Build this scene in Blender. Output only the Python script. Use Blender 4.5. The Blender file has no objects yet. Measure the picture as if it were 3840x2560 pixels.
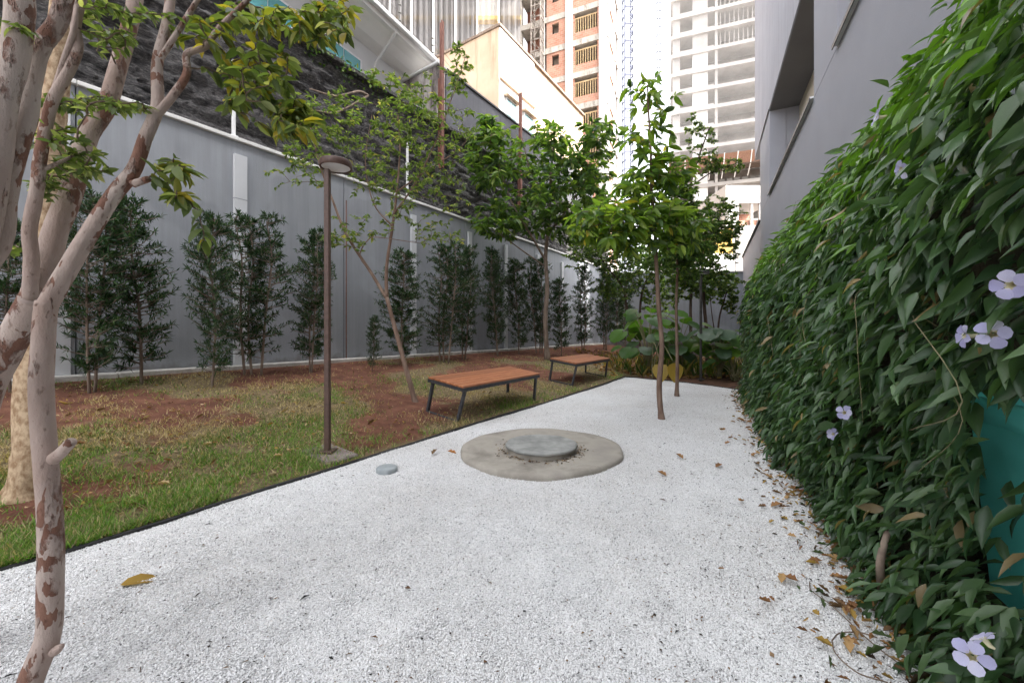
import bpy, math, random
import numpy as np
from mathutils import Vector, Matrix
R = math.radians
rng = np.random.default_rng(7)
random.seed(7)
sc = bpy.context.scene
COL = sc.collection

# ------------------------------------------------------------------ camera, sky, sun, exposure
F, HZ, HC = 1535.0, 1244.0, 1.1            # focal length and horizon in photo pixels, lens height in metres
cd = bpy.data.cameras.new('camera'); cam = bpy.data.objects.new('camera', cd); COL.objects.link(cam)
cam.location = (0, 0, HC); cam.rotation_euler = (R(90), 0, 0)
cd.sensor_width = 36; cd.lens = 36 * F / 3840; cd.shift_y = -36 / 3840
cd.clip_start = 0.02; cd.clip_end = 2000
sc.camera = cam
SUN = Vector((0.87, -0.49, 0)).normalized(); EL = R(50)
SUN = Vector((SUN.x * math.cos(EL), SUN.y * math.cos(EL), math.sin(EL)))
w = bpy.data.worlds.new('World'); sc.world = w; w.use_nodes = True
nt = w.node_tree; bg = nt.nodes['Background']
sky = nt.nodes.new('ShaderNodeTexSky'); sky.sky_type = 'NISHITA'; sky.sun_disc = False
sky.sun_elevation = EL; sky.sun_rotation = math.atan2(SUN.x, SUN.y)
sky.dust_density = 6.0; sky.air_density = 1.0; sky.ozone_density = 1.0
hs = nt.nodes.new('ShaderNodeHueSaturation'); hs.inputs['Saturation'].default_value = .16      # thin bright overcast: the whole sky is pale
nt.links.new(sky.outputs[0], hs.inputs['Color']); nt.links.new(hs.outputs[0], bg.inputs[0]); bg.inputs[1].default_value = 0.15
ld = bpy.data.lights.new('sun', 'SUN'); ld.energy = 2.0; ld.angle = R(0.6); ld.color = (1, .95, .87)
sun = bpy.data.objects.new('sun', ld); COL.objects.link(sun)
sun.rotation_euler = (-SUN).to_track_quat('-Z', 'Y').to_euler(); sun.location = (20, -15, 40)
vs = sc.view_settings; vs.view_transform = 'Standard'; vs.look = 'None'; vs.gamma = 1; vs.exposure = 2.85
vs.use_curve_mapping = False
sc.cycles.max_bounces = 8; sc.cycles.transparent_max_bounces = 12

# ------------------------------------------------------------------ helpers
NX, NY = -.831, .556                       # horizontal normal of the long left wall (towards it)
WD = np.array([.556, .831, 0.])            # direction along the left wall
WN = np.array([NX, NY, 0.])
SL, N0 = .14, 3.03                         # slope of the lawn and where it starts
def P(px, py, Y): return np.array([(px - 1920) / F * Y, Y, HC - (py - HZ) / F * Y])
def G(px, py, z=0.): 
    Y = (HC - z) * F / (py - HZ); return np.array([(px - 1920) / F * Y, Y, z])
def L(px, py):
    kx = (px - 1920) / F; kz = -(py - HZ) / F; nd = NX * kx + NY
    Y = (HC + SL * N0) / (SL * nd - kz); return np.array([kx * Y, Y, HC + kz * Y])
def zlawn(x, y): return SL * np.maximum(0, NX * x + NY * y - N0)
def nrm(a):
    a = np.asarray(a, float); return a / np.maximum(np.linalg.norm(a, axis=-1, keepdims=True), 1e-9)
_h = np.random.default_rng(3).random((256, 256))
def vnoise(x, y):
    x = np.asarray(x, float); y = np.asarray(y, float)
    xi = np.floor(x).astype(int); yi = np.floor(y).astype(int); fx = x - xi; fy = y - yi
    fx = fx * fx * (3 - 2 * fx); fy = fy * fy * (3 - 2 * fy)
    a = _h[xi % 256, yi % 256]; b = _h[(xi + 1) % 256, yi % 256]; c = _h[xi % 256, (yi + 1) % 256]; d = _h[(xi + 1) % 256, (yi + 1) % 256]
    return (a * (1 - fx) + b * fx) * (1 - fy) + (c * (1 - fx) + d * fx) * fy
def fbm(x, y, o=4):
    s = 0; a = .5
    for i in range(o): s = s + a * vnoise(x * 2 ** i + 17.3 * i, y * 2 ** i + 9.1 * i); a *= .5
    return s

ORG = {}
def origin(o): return ORG.get(o.name, np.zeros(3)) if o is not None else np.zeros(3)
def tag(o, label=None, cat=None, group=None, kind=None):
    if label: o['label'] = label
    if cat: o['category'] = cat
    if group: o['group'] = group
    if kind: o['kind'] = kind
    return o
def thing(name, label, cat, loc=(0, 0, 0), group=None):
    o = bpy.data.objects.new(name, None); COL.objects.link(o); o.location = tuple(map(float, loc)); o.empty_display_size = .1
    ORG[o.name] = np.array(loc, float); return tag(o, label, cat, group)
def mesh(name, v, f, mat, smooth=False, col=None):
    me = bpy.data.meshes.new(name); v = np.asarray(v, np.float32)
    if isinstance(f, np.ndarray):
        k = f.shape[1]; n = len(f); me.vertices.add(len(v)); me.vertices.foreach_set('co', v.ravel())
        me.loops.add(n * k); me.loops.foreach_set('vertex_index', f.astype(np.int32).ravel())
        me.polygons.add(n); me.polygons.foreach_set('loop_start', (np.arange(n) * k).astype(np.int32))
        me.polygons.foreach_set('loop_total', np.full(n, k, np.int32)); me.update(calc_edges=True); me.validate()
    else:
        me.from_pydata(v.tolist(), [], f); me.update()
    if smooth: me.polygons.foreach_set('use_smooth', np.ones(len(me.polygons), bool))
    if col is not None:
        ca = me.color_attributes.new('Col', 'FLOAT_COLOR', 'POINT')
        c = np.ones((len(v), 4), np.float32); c[:, :3] = col; ca.data.foreach_set('color', c.ravel())
    if mat is not None: me.materials.append(mat)
    return me
def obj(name, v, f, mat, parent=None, smooth=False, col=None):
    v = np.asarray(v, float) - origin(parent)
    o = bpy.data.objects.new(name, mesh(name, v, f, mat, smooth, col)); COL.objects.link(o)
    if parent is not None: o.parent = parent; ORG[o.name] = origin(parent)
    return o
def inst(name, me, M, parent=None):
    o = bpy.data.objects.new(name, me); COL.objects.link(o)
    if parent is not None:
        o.parent = parent; M = Matrix.Translation(-Vector(origin(parent))) @ M; ORG[o.name] = origin(parent)
    o.matrix_local = M; return o
def copy_tree(o, parent=None):
    c = o.copy(); COL.objects.link(c); c.parent = parent
    for ch in o.children: copy_tree(ch, c)
    return c
class MB:
    def __init__(s): s.v = []; s.f = []; s.n = 0
    def add(s, v, f):
        v = np.asarray(v, float); s.v.append(v); s.f += [tuple(int(i) + s.n for i in q) for q in f]; s.n += len(v); return s
    def box(s, a, b, fr=None):
        return s.add(*box(a, b, fr))
    def tube(s, p, r, k=8, cap=True): return s.add(*tube(p, r, k, cap))
    def build(s, name, mat, parent=None, smooth=False): return obj(name, np.concatenate(s.v), s.f, mat, parent, smooth)
BF = [(0, 3, 2, 1), (4, 5, 6, 7), (0, 1, 5, 4), (1, 2, 6, 5), (2, 3, 7, 6), (3, 0, 4, 7)]
def box(a, b, fr=None):
    a, b = np.minimum(a, b), np.maximum(a, b)
    c = np.array([[x, y, z] for z in (0, 1) for x, y in ((0, 0), (1, 0), (1, 1), (0, 1))], float)
    v = np.asarray(a, float) + c * (np.asarray(b, float) - np.asarray(a, float))
    return (v if fr is None else fr(v)), BF
def bbox(a, b, fr=None, e=.004):
    """box with a small chamfer on all edges"""
    a = np.asarray(a, float); b = np.asarray(b, float); e = min(e, .3 * np.min(b - a)); vs_ = []; idx = {}
    for i, s in enumerate([(x, y, z) for x in (0, 1) for y in (0, 1) for z in (0, 1)]):
        for ax in range(3):
            q = np.where(np.array(s) == 1, b - e, a + e); q = q.astype(float); q[ax] = b[ax] if s[ax] else a[ax]
            idx[(s, ax)] = len(vs_); vs_.append(q)
    fs = []
    S = [(x, y, z) for x in (0, 1) for y in (0, 1) for z in (0, 1)]
    for ax in range(3):
        o1, o2 = [k for k in range(3) if k != ax]
        for sd in (0, 1):
            q = []
            for p1, p2 in ((0, 0), (1, 0), (1, 1), (0, 1)):
                s = [0, 0, 0]; s[ax] = sd; s[o1] = p1; s[o2] = p2; q.append(idx[(tuple(s), ax)])
            fs.append(q)
        for p1 in (0, 1):
            for p2 in (0, 1):
                s0 = [0, 0, 0]; s1 = [0, 0, 0]; s0[o1] = s1[o1] = p1; s0[o2] = s1[o2] = p2; s1[ax] = 1
                fs.append([idx[(tuple(s0), o1)], idx[(tuple(s1), o1)], idx[(tuple(s1), o2)], idx[(tuple(s0), o2)]])
    for s in S: fs.append([idx[(s, 0)], idx[(s, 1)], idx[(s, 2)]])
    v = np.array(vs_); c = (a + b) / 2; out = []
    for q in fs:
        p = v[q]; n = np.cross(p[1] - p[0], p[2] - p[0]); out.append(tuple(q) if n @ (p.mean(0) - c) > 0 else tuple(q[::-1]))
    return (v if fr is None else fr(v)), out
def catmull(p, n=6):
    p = np.asarray(p, float); q = np.vstack([2 * p[0] - p[1], p, 2 * p[-1] - p[-2]]); out = []
    for i in range(1, len(q) - 2):
        for t in np.linspace(0, 1, n, endpoint=False):
            a, b, c, d = q[i - 1], q[i], q[i + 1], q[i + 2]
            out.append(.5 * (2 * b + (c - a) * t + (2 * a - 5 * b + 4 * c - d) * t * t + (3 * b - a - 3 * c + d) * t ** 3))
    out.append(p[-1]); return np.array(out)
def tube(p, r, k=8, cap=True, wob=0.):
    p = np.asarray(p, float); n = len(p); r = np.broadcast_to(np.asarray(r, float), (n,)) if np.ndim(r) else np.full(n, float(r))
    t = nrm(np.gradient(p, axis=0)); a = np.array([1., .13, .07]) if abs(t[0][0]) < .8 else np.array([0, 1., .1])
    v = []
    for i in range(n):
        a = nrm(a - t[i] * (a @ t[i])); b = np.cross(t[i], a)
        for j in range(k):
            g = 2 * math.pi * j / k; rr = r[i] * (1 + (wob * (fbm(np.array(i * .35 + 3 * math.cos(g)), np.array(2 * math.sin(g) + p[0][0] * 5)) - .47) if wob else 0))
            v.append(p[i] + rr * (math.cos(g) * a + math.sin(g) * b))
    f = [(i * k + j, i * k + (j + 1) % k, (i + 1) * k + (j + 1) % k, (i + 1) * k + j) for i in range(n - 1) for j in range(k)]
    if cap: f.append(tuple(range(k))[::-1]); f.append(tuple(range((n - 1) * k, n * k)))
    return np.array(v), f
def lathe(prof, k=48, c=(0, 0, 0)):
    v = []; f = []
    for r, z in prof:
        for j in range(k): g = 2 * math.pi * j / k; v.append((c[0] + r * math.cos(g), c[1] + r * math.sin(g), c[2] + z))
    for i in range(len(prof) - 1):
        for j in range(k): f.append((i * k + j, i * k + (j + 1) % k, (i + 1) * k + (j + 1) % k, (i + 1) * k + j))
    return np.array(v), f
def wallframe(n, t0=0.):
    """frame: local x along the left wall, y away from the garden (n), z up"""
    return lambda v: np.outer(v[:, 0] + t0, WD) + np.outer(v[:, 1] + n, WN) + np.outer(v[:, 2], [0, 0, 1]) + T0
T0 = np.array([-5.47, 4.37, 0.]) - WN * (WN @ np.array([-5.47, 4.37, 0.]))   # t=0 on the left wall, n measured from the lens
def tw(px, n):
    k = (px - 1920) / F; Y = n / (NX * k + NY); return (np.array([k * Y, Y, 0]) - T0) @ WD

# ------------------------------------------------------------------ materials
def N(nt, t, **kw):
    n = nt.nodes.new(t)
    for k, v in kw.items(): setattr(n, k, v)
    return n
def ramp(nt, fac, stops):
    r = N(nt, 'ShaderNodeValToRGB'); e = r.color_ramp.elements
    while len(e) < len(stops): e.new(.5)
    for el, (p, c) in zip(e, stops): el.position = p; el.color = (*c, 1) if len(c) == 3 else c
    nt.links.new(fac, r.inputs[0]); return r.outputs[0]
def newmat(name, rough=.8):
    m = bpy.data.materials.new(name); m.use_nodes = True; t = m.node_tree; b = t.nodes['Principled BSDF']
    b.inputs['Roughness'].default_value = rough; b.inputs['Specular IOR Level'].default_value = .3
    return m, t, b
def coords(t, sc_=(1, 1, 1)):
    tc = N(t, 'ShaderNodeTexCoord'); mp = N(t, 'ShaderNodeMapping'); mp.inputs['Scale'].default_value = sc_
    t.links.new(tc.outputs['Object'], mp.inputs['Vector']); return mp.outputs[0]
def noise(t, vec, scale, det=5, rough=.6):
    n = N(t, 'ShaderNodeTexNoise'); n.inputs['Scale'].default_value = scale; n.inputs['Detail'].default_value = det; n.inputs['Roughness'].default_value = rough
    t.links.new(vec, n.inputs['Vector']); return n.outputs['Fac']
def bump(t, b, h, dist, strength=1.):
    n = N(t, 'ShaderNodeBump'); n.inputs['Distance'].default_value = dist; n.inputs['Strength'].default_value = strength
    t.links.new(h, n.inputs['Height']); t.links.new(n.outputs[0], b.inputs['Normal'])
def mixc(t, fac, a, b, mode='MIX'):
    m = N(t, 'ShaderNodeMix', data_type='RGBA', blend_type=mode)
    for s, v in ((m.inputs[0], fac), (m.inputs[6], a), (m.inputs[7], b)):
        if isinstance(v, (int, float)): s.default_value = v
        elif isinstance(v, tuple): s.default_value = (*v, 1)
        else: t.links.new(v, s)
    return m.outputs[2]
def mnoise(name, c0, c1, scale=3., rough=.8, stretch=(1, 1, 1), bmp=None, lo=.35, hi=.65, c2=None, metal=0, spec=.3):
    m, t, b = newmat(name, rough); v = coords(t, stretch); f = noise(t, v, scale)
    st = [(lo, c0), (hi, c1)] if c2 is None else [(lo, c0), ((lo + hi) / 2, c1), (hi, c2)]
    t.links.new(ramp(t, f, st), b.inputs['Base Color']); b.inputs['Metallic'].default_value = metal; b.inputs['Specular IOR Level'].default_value = spec
    if bmp: bump(t, b, noise(t, v, bmp[0], 6, .7), bmp[1])
    return m
def leafmat(name, rough=.45, trans=.35, spec=.35):
    m, t, b = newmat(name, rough); a = N(t, 'ShaderNodeAttribute', attribute_name='Col')
    tc = N(t, 'ShaderNodeTexCoord'); n = noise(t, tc.outputs['Object'], 30, 3)
    c = mixc(t, .35, a.outputs['Color'], mixc(t, n, (.3, .3, .3), (1.6, 1.6, 1.6)), 'MULTIPLY')
    t.links.new(c, b.inputs['Base Color']); b.inputs['Specular IOR Level'].default_value = spec
    tr = N(t, 'ShaderNodeBsdfTranslucent'); tcol = mixc(t, 1., c, (2.0, 2.2, .8), 'MULTIPLY'); t.links.new(tcol, tr.inputs[0])
    mx = N(t, 'ShaderNodeMixShader'); mx.inputs[0].default_value = trans
    t.links.new(b.outputs[0], mx.inputs[1]); t.links.new(tr.outputs[0], mx.inputs[2]); t.links.new(mx.outputs[0], t.nodes['Material Output'].inputs[0])
    return m
def attrmat(name, rough=.9, spec=.2):
    m, t, b = newmat(name, rough); a = N(t, 'ShaderNodeAttribute', attribute_name='Col'); t.links.new(a.outputs['Color'], b.inputs['Base Color'])
    b.inputs['Specular IOR Level'].default_value = spec; return m
def painted(name, c, var=.1, streak=True, rough=.75):
    """painted render: soft clouds, vertical run marks and a fine grain"""
    m, t, b = newmat(name, rough); v = coords(t); f = noise(t, v, .9, 6, .6)
    c0 = tuple(x * (1 - var) for x in c); c1 = tuple(min(1, x * (1 + var)) for x in c)
    col = ramp(t, f, [(.3, c0), (.7, c1)])
    if streak:
        s = noise(t, coords(t, (7, 7, .35)), 1.3, 4, .7)
        col = mixc(t, .36, col, ramp(t, s, [(.35, (.72, .71, .70)), (.6, (1.05, 1.05, 1.05))]), 'MULTIPLY')
    t.links.new(col, b.inputs['Base Color']); bump(t, b, noise(t, v, 60, 5, .7), .004, .7); return m

M = {}
M['wall'] = painted('grey_paint', (.285, .30, .325), .08)
t = M['wall'].node_tree; b = t.nodes['Principled BSDF']; base_ = b.inputs['Base Color'].links[0].from_socket; tc = N(t, 'ShaderNodeTexCoord'); sx = N(t, 'ShaderNodeSeparateXYZ'); t.links.new(tc.outputs['Object'], sx.inputs[0])
mm = N(t, 'ShaderNodeMath', operation='MULTIPLY_ADD'); mm.inputs[1].default_value = .55; t.links.new(noise(t, tc.outputs['Object'], 3, 7, .75), mm.inputs[0]); t.links.new(sx.outputs[2], mm.inputs[2])
dirt_ = ramp(t, mm.outputs[0], [(.80, (.42, .33, .28)), (.98, (1, 1, 1))]); pat_ = ramp(t, noise(t, tc.outputs['Object'], .45, 3, .5), [(.47, (.90, .90, .90)), (.49, (1, 1, 1))])
t.links.new(mixc(t, .8, mixc(t, 1, base_, pat_, 'MULTIPLY'), dirt_, 'MULTIPLY'), b.inputs['Base Color'])
M['strip'] = painted('pale_grey_paint', (.52, .53, .55), .05, False)
M['coping'] = mnoise('coping_metal', (.62, .61, .59), (.78, .77, .75), 2, .6)
M['kerb'] = mnoise('kerb_concrete', (.42, .40, .37), (.62, .60, .56), 5, .9, bmp=(40, .006))
M['bldg'] = painted('violet_grey_paint', (.30, .307, .35), .05, False)
M['bldg_board'] = painted('boarded_violet_grey', (.30, .307, .35), .06)
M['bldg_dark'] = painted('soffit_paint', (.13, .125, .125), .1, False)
M['beige_refl'] = mnoise('beige_reflection', (.50, .44, .36), (.62, .56, .48), 1.2, .85)  # reflected building put into the colour of a panel
M['metal_dark'] = mnoise('dark_metal', (.05, .048, .045), (.08, .075, .07), 20, .45, metal=.3)
M['metal_white'] = mnoise('white_metal', (.7, .7, .7), (.8, .8, .8), 10, .5)
M['rust'] = mnoise('rusty_steel', (.12, .05, .037), (.22, .10, .075), 6, .8, (1, 1, .4), (60, .003), c2=(.16, .08, .065))
M['brown'] = mnoise('brown_coating', (.075, .044, .035), (.11, .064, .05), 30, .5, spec=.4)
M['diffuser'] = mnoise('opal_diffuser', (.72, .73, .75), (.8, .81, .82), 6, .4)
M['black_edge'] = mnoise('black_edging', (.018, .018, .019), (.04, .04, .04), 12, .7)
M['frame_dark'] = mnoise('charcoal_coating', (.032, .032, .036), (.055, .055, .06), 25, .5)
M['teal'] = mnoise('teal_plastic', (.10, .60, .55), (.13, .66, .61), 3, .45, spec=.45)
M['tealdark'] = mnoise('compost', (.012, .01, .008), (.03, .02, .015), 20, .9)
M['concrete'] = mnoise('manhole_concrete', (.20, .18, .155), (.36, .33, .285), 2.6, .9, bmp=(45, .006), c2=(.29, .265, .235), lo=.3, hi=.7)
M['lid'] = mnoise('manhole_lid', (.20, .205, .195), (.34, .34, .325), 7, .8, bmp=(50, .004))
M['greylid'] = mnoise('grey_lid', (.28, .31, .32), (.34, .37, .38), 12, .6)
M['pad'] = mnoise('pad_concrete', (.15, .11, .10), (.27, .225, .215), 8, .9, bmp=(40, .006))
M['leaf'] = leafmat('leaf_surface', .42, .45, .4); M['hedge_leaf'] = leafmat('vine_leaf_surface', .38, .25, .5)
M['conifer'] = leafmat('narrow_leaf_surface', .5, .15, .3); M['bigleaf'] = leafmat('big_leaf_surface', .35, .4, .4)
M['petal'] = leafmat('petal_surface', .6, .3, .2); M['dry'] = leafmat('dry_leaf_surface', .8, .15, .15)
M['grass'] = leafmat('grass_blade', .6, .3, .2)
M['twig'] = mnoise('twig_bark', (.10, .07, .05), (.20, .15, .11), 14, .9)
M['stem'] = mnoise('vine_stem_bark', (.12, .13, .06), (.24, .20, .12), 14, .85)
M['inner'] = mnoise('hedge_dark_backing', (.02, .022, .012), (.075, .06, .036), 9, .95, bmp=(20, .05))  # shade of the gaps between leaves put into the colour
# mottled bark of the multi-stemmed tree
m, t, b = newmat('mottled_bark', .8); v = coords(t, (1, 1, .45)); vo = N(t, 'ShaderNodeTexVoronoi'); vo.inputs['Scale'].default_value = 19
wv = N(t, 'ShaderNodeVectorMath', operation='ADD'); nn = N(t, 'ShaderNodeTexNoise'); nn.inputs['Scale'].default_value = 16; nn.inputs['Detail'].default_value = 4; t.links.new(v, nn.inputs['Vector'])
sc1 = N(t, 'ShaderNodeVectorMath', operation='SCALE'); sc1.inputs[3].default_value = .16; t.links.new(nn.outputs['Color'], sc1.inputs[0]); t.links.new(v, wv.inputs[0]); t.links.new(sc1.outputs[0], wv.inputs[1]); t.links.new(wv.outputs[0], vo.inputs['Vector'])
f1 = noise(t, v, 9, 6, .65)
pale = ramp(t, noise(t, v, 5, 5), [(.3, (.27, .19, .155)), (.43, (.38, .29, .25)), (.58, (.46, .375, .33)), (.75, (.54, .46, .415))])
rust = ramp(t, noise(t, v, 20, 5), [(.3, (.15, .07, .048)), (.7, (.26, .14, .10))])
sep = N(t, 'ShaderNodeSeparateColor'); t.links.new(vo.outputs['Color'], sep.inputs[0])
ad = N(t, 'ShaderNodeMath', operation='MULTIPLY_ADD'); ad.inputs[1].default_value = .32; t.links.new(sep.outputs[0], ad.inputs[0]); t.links.new(f1, ad.inputs[2])
fac = ramp(t, ad.outputs[0], [(.695, (0, 0, 0)), (.765, (1, 1, 1))])
colr = mixc(t, fac, pale, rust); sp = ramp(t, noise(t, v, 55, 3), [(.30, (.55, .5, .48)), (.38, (1, 1, 1))])
t.links.new(mixc(t, .8, colr, sp, 'MULTIPLY'), b.inputs['Base Color'])
hm = N(t, 'ShaderNodeMath', operation='SUBTRACT'); t.links.new(noise(t, v, 22, 6, .7), hm.inputs[0]); t.links.new(fac, hm.inputs[1]); bump(t, b, hm.outputs[0], .010, 1.); M['bark'] = m
M['bark_tan'] = mnoise('speckled_tan_bark', (.30, .19, .11), (.56, .42, .28), 38, .85, (1, 1, .6), (60, .004), lo=.38, hi=.6)
M['bark_grey'] = mnoise('grey_brown_bark', (.12, .085, .065), (.27, .21, .165), 12, .9, (1, 1, .25), (50, .003))
M['bark_red'] = mnoise('reddish_bark', (.16, .085, .06), (.27, .16, .115), 10, .85, (1, 1, .3), (50, .003))
M['bark_mid'] = mnoise('brown_grey_bark', (.13, .08, .058), (.25, .175, .135), 11, .88, (1, 1, .3), (50, .004))
M['bark_dark'] = mnoise('dark_bark', (.05, .035, .028), (.12, .085, .065), 12, .9, (1, 1, .3))
# soil and lawn base
m, t, b = newmat('red_soil', .95); v = coords(t)
so = ramp(t, noise(t, v, 5, 7, .7), [(.3, (.085, .036, .023)), (.5, (.17, .070, .043)), (.72, (.28, .135, .085))])
th = ramp(t, noise(t, v, 28, 5, .7), [(.35, (.10, .075, .04)), (.55, (.23, .17, .09)), (.72, (.38, .30, .17))])
at_ = N(t, 'ShaderNodeAttribute', attribute_name='Col'); pm = N(t, 'ShaderNodeMath', operation='MULTIPLY_ADD'); pm.inputs[1].default_value = .9; t.links.new(noise(t, v, 9, 5, .7), pm.inputs[0]); t.links.new(at_.outputs['Fac'], pm.inputs[2])
patch = ramp(t, pm.outputs[0], [(.75, (1, 1, 1)), (1.0, (0, 0, 0))])
t.links.new(mixc(t, patch, so, th), b.inputs['Base Color']); bump(t, b, noise(t, v, 30, 6, .75), .03); M['lawn'] = m
M['soil'] = mnoise('bed_soil', (.06, .03, .02), (.17, .085, .05), 6, .95, bmp=(25, .04))
M['earth'] = mnoise('bare_ground', (.16, .13, .11), (.25, .22, .19), 2, .95)
# gravel
m, t, b = newmat('white_gravel', .85); v = coords(t); vo = N(t, 'ShaderNodeTexVoronoi'); vo.inputs['Scale'].default_value = 130; t.links.new(v, vo.inputs['Vector'])
sp = N(t, 'ShaderNodeSeparateColor'); t.links.new(vo.outputs['Color'], sp.inputs[0])
gcol = ramp(t, sp.outputs[0], [(0, (.60, .60, .60)), (.10, (.80, .80, .80)), (1, (.88, .88, .88))])
gap = ramp(t, vo.outputs['Distance'], [(.35, (1, 1, 1)), (.75, (.60, .59, .59))])
dirt = ramp(t, noise(t, v, .8, 5), [(.35, (.86, .84, .82)), (.6, (1, 1, 1))])
t.links.new(mixc(t, 1, mixc(t, 1, gcol, gap, 'MULTIPLY'), dirt, 'MULTIPLY'), b.inputs['Base Color'])
inv = N(t, 'ShaderNodeMath', operation='SUBTRACT'); inv.inputs[0].default_value = 1; t.links.new(vo.outputs['Distance'], inv.inputs[1]); bump(t, b, inv.outputs[0], .006); M['gravel'] = m
M['pebble'] = attrmat('white_pebble', .8)
M['bits'] = attrmat('litter_bits', .9)
# rough black retaining wall
m, t, b = newmat('rough_charcoal_render', .9); f = noise(t, coords(t, (1, 1, 2.4)), 17, 9, .8); f2 = noise(t, coords(t, (.5, .5, 7)), 3.4, 9, .75)
c = ramp(t, f, [(.34, (.026, .026, .028)), (.48, (.085, .082, .084)), (.58, (.16, .155, .153)), (.70, (.32, .31, .30))])
t.links.new(mixc(t, .75, c, ramp(t, f2, [(.38, (.25, .25, .26)), (.55, (1.25, 1.22, 1.2))]), 'MULTIPLY'), b.inputs['Base Color']); bump(t, b, f, .06); M['rough'] = m
M['slate'] = painted('slate_paint', (.115, .115, .13), .18)
m, t, b = newmat('weathered_render', .9); v = coords(t, (1, 1, .3))
t.links.new(ramp(t, noise(t, v, 3, 8, .7), [(.36, (.06, .05, .048)), (.47, (.22, .19, .18)), (.62, (.50, .47, .45))]), b.inputs['Base Color']); M['weathered'] = m
M['white'] = mnoise('white_render', (.60, .60, .595), (.68, .68, .675), 1.5, .8)
M['soffit'] = mnoise('cream_soffit', (.74, .725, .695), (.80, .785, .755), 1.5, .8)
m, t, b = newmat('stained_beige_render', .85); v = coords(t)
c = ramp(t, noise(t, v, .9, 6), [(.3, (.44, .32, .225)), (.7, (.54, .41, .30))])
c = mixc(t, .7, c, ramp(t, noise(t, coords(t, (2.2, 2.2, .18)), 1.6, 7, .75), [(.33, (.62, .55, .48)), (.48, (1, 1, 1))]), 'MULTIPLY')
t.links.new(c, b.inputs['Base Color']); M['beige'] = m
m, t, b = newmat('glass', .08); b.inputs['Base Color'].default_value = (.10, .19, .20, 1); b.inputs['Specular IOR Level'].default_value = .6; b.inputs['Metallic'].default_value = .3; M['glass'] = m
m, t, b = newmat('teal_glass', .1); b.inputs['Base Color'].default_value = (.10, .34, .36, 1); b.inputs['Specular IOR Level'].default_value = .6; M['tglass'] = m
m, t, b = newmat('brick_infill', .9); tc = N(t, 'ShaderNodeTexCoord'); br = N(t, 'ShaderNodeTexBrick'); br.inputs['Scale'].default_value = 1; br.inputs['Brick Width'].default_value = .39; br.inputs['Row Height'].default_value = .2
br.inputs['Mortar Size'].default_value = .012
br.inputs['Color1'].default_value = (.33, .155, .105, 1); br.inputs['Color2'].default_value = (.41, .215, .155, 1); br.inputs['Mortar'].default_value = (.36, .28, .23, 1)
mp = N(t, 'ShaderNodeMapping'); mp.inputs['Rotation'].default_value = (R(90), 0, 0); t.links.new(tc.outputs['Object'], mp.inputs[0]); t.links.new(mp.outputs[0], br.inputs[0])
t.links.new(mixc(t, .6, br.outputs[0], ramp(t, noise(t, tc.outputs['Object'], .8, 6), [(.3, (.75, .72, .7)), (.65, (1.15, 1.15, 1.15))]), 'MULTIPLY'), b.inputs['Base Color']); M['brick'] = m
m, t, b = newmat('stained_concrete', .9); v = coords(t)
t.links.new(mixc(t, .8, ramp(t, noise(t, v, .7, 5), [(.3, (.30, .275, .245)), (.7, (.42, .395, .36))]), ramp(t, noise(t, coords(t, (1, 1, .35)), 2.6, 8, .8), [(.36, (.35, .33, .31)), (.5, (1, 1, 1))]), 'MULTIPLY'), b.inputs['Base Color']); M['slab'] = m
M['void'] = mnoise('bare_interior', (.16, .13, .11), (.28, .23, .19), .6, .9)
M['redvoid'] = mnoise('red_interior', (.16, .07, .05), (.30, .14, .10), .8, .9)
M['timber'] = mnoise('shuttering_timber', (.30, .21, .11), (.42, .31, .18), 3, .85)
M['wcon'] = mnoise('pale_concrete', (.33, .315, .305), (.42, .405, .39), .5, .85)
M['wvoid'] = mnoise('pale_interior', (.13, .12, .11), (.22, .205, .19), .4, .9)
M['steel_blue'] = mnoise('blue_grey_steel', (.035, .04, .075), (.06, .065, .11), 2, .6)
M['scaff'] = mnoise('mast_steel', (.07, .055, .045), (.26, .23, .21), 2.5, .7)
def netmat(name, c, alpha, stretch):
    m, t, b = newmat(name, .9); b.inputs['Base Color'].default_value = (*c, 1); v = coords(t, stretch)
    tr = N(t, 'ShaderNodeBsdfTransparent'); mx = N(t, 'ShaderNodeMixShader'); tl = N(t, 'ShaderNodeBsdfTranslucent'); tl.inputs[0].default_value = (*c, 1)
    m2 = N(t, 'ShaderNodeMixShader'); m2.inputs[0].default_value = .5; t.links.new(b.outputs[0], m2.inputs[1]); t.links.new(tl.outputs[0], m2.inputs[2])
    f = ramp(t, noise(t, v, 1.2, 6, .7), [(.3, (alpha[0],) * 3), (.7, (alpha[1],) * 3)]); t.links.new(f, mx.inputs[0])
    t.links.new(tr.outputs[0], mx.inputs[1]); t.links.new(m2.outputs[0], mx.inputs[2]); t.links.new(mx.outputs[0], t.nodes['Material Output'].inputs[0]); return m
M['net'] = netmat('safety_net', (.55, .54, .53), (.22, .30), (.6, .6, .6))
M['screen'] = netmat('grey_screen', (.17, .165, .17), (.6, .92), (2.2, 2.2, .10))
M['yellow'] = mnoise('yellow_paint', (.46, .30, .07), (.54, .37, .10), 1, .8)
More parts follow.
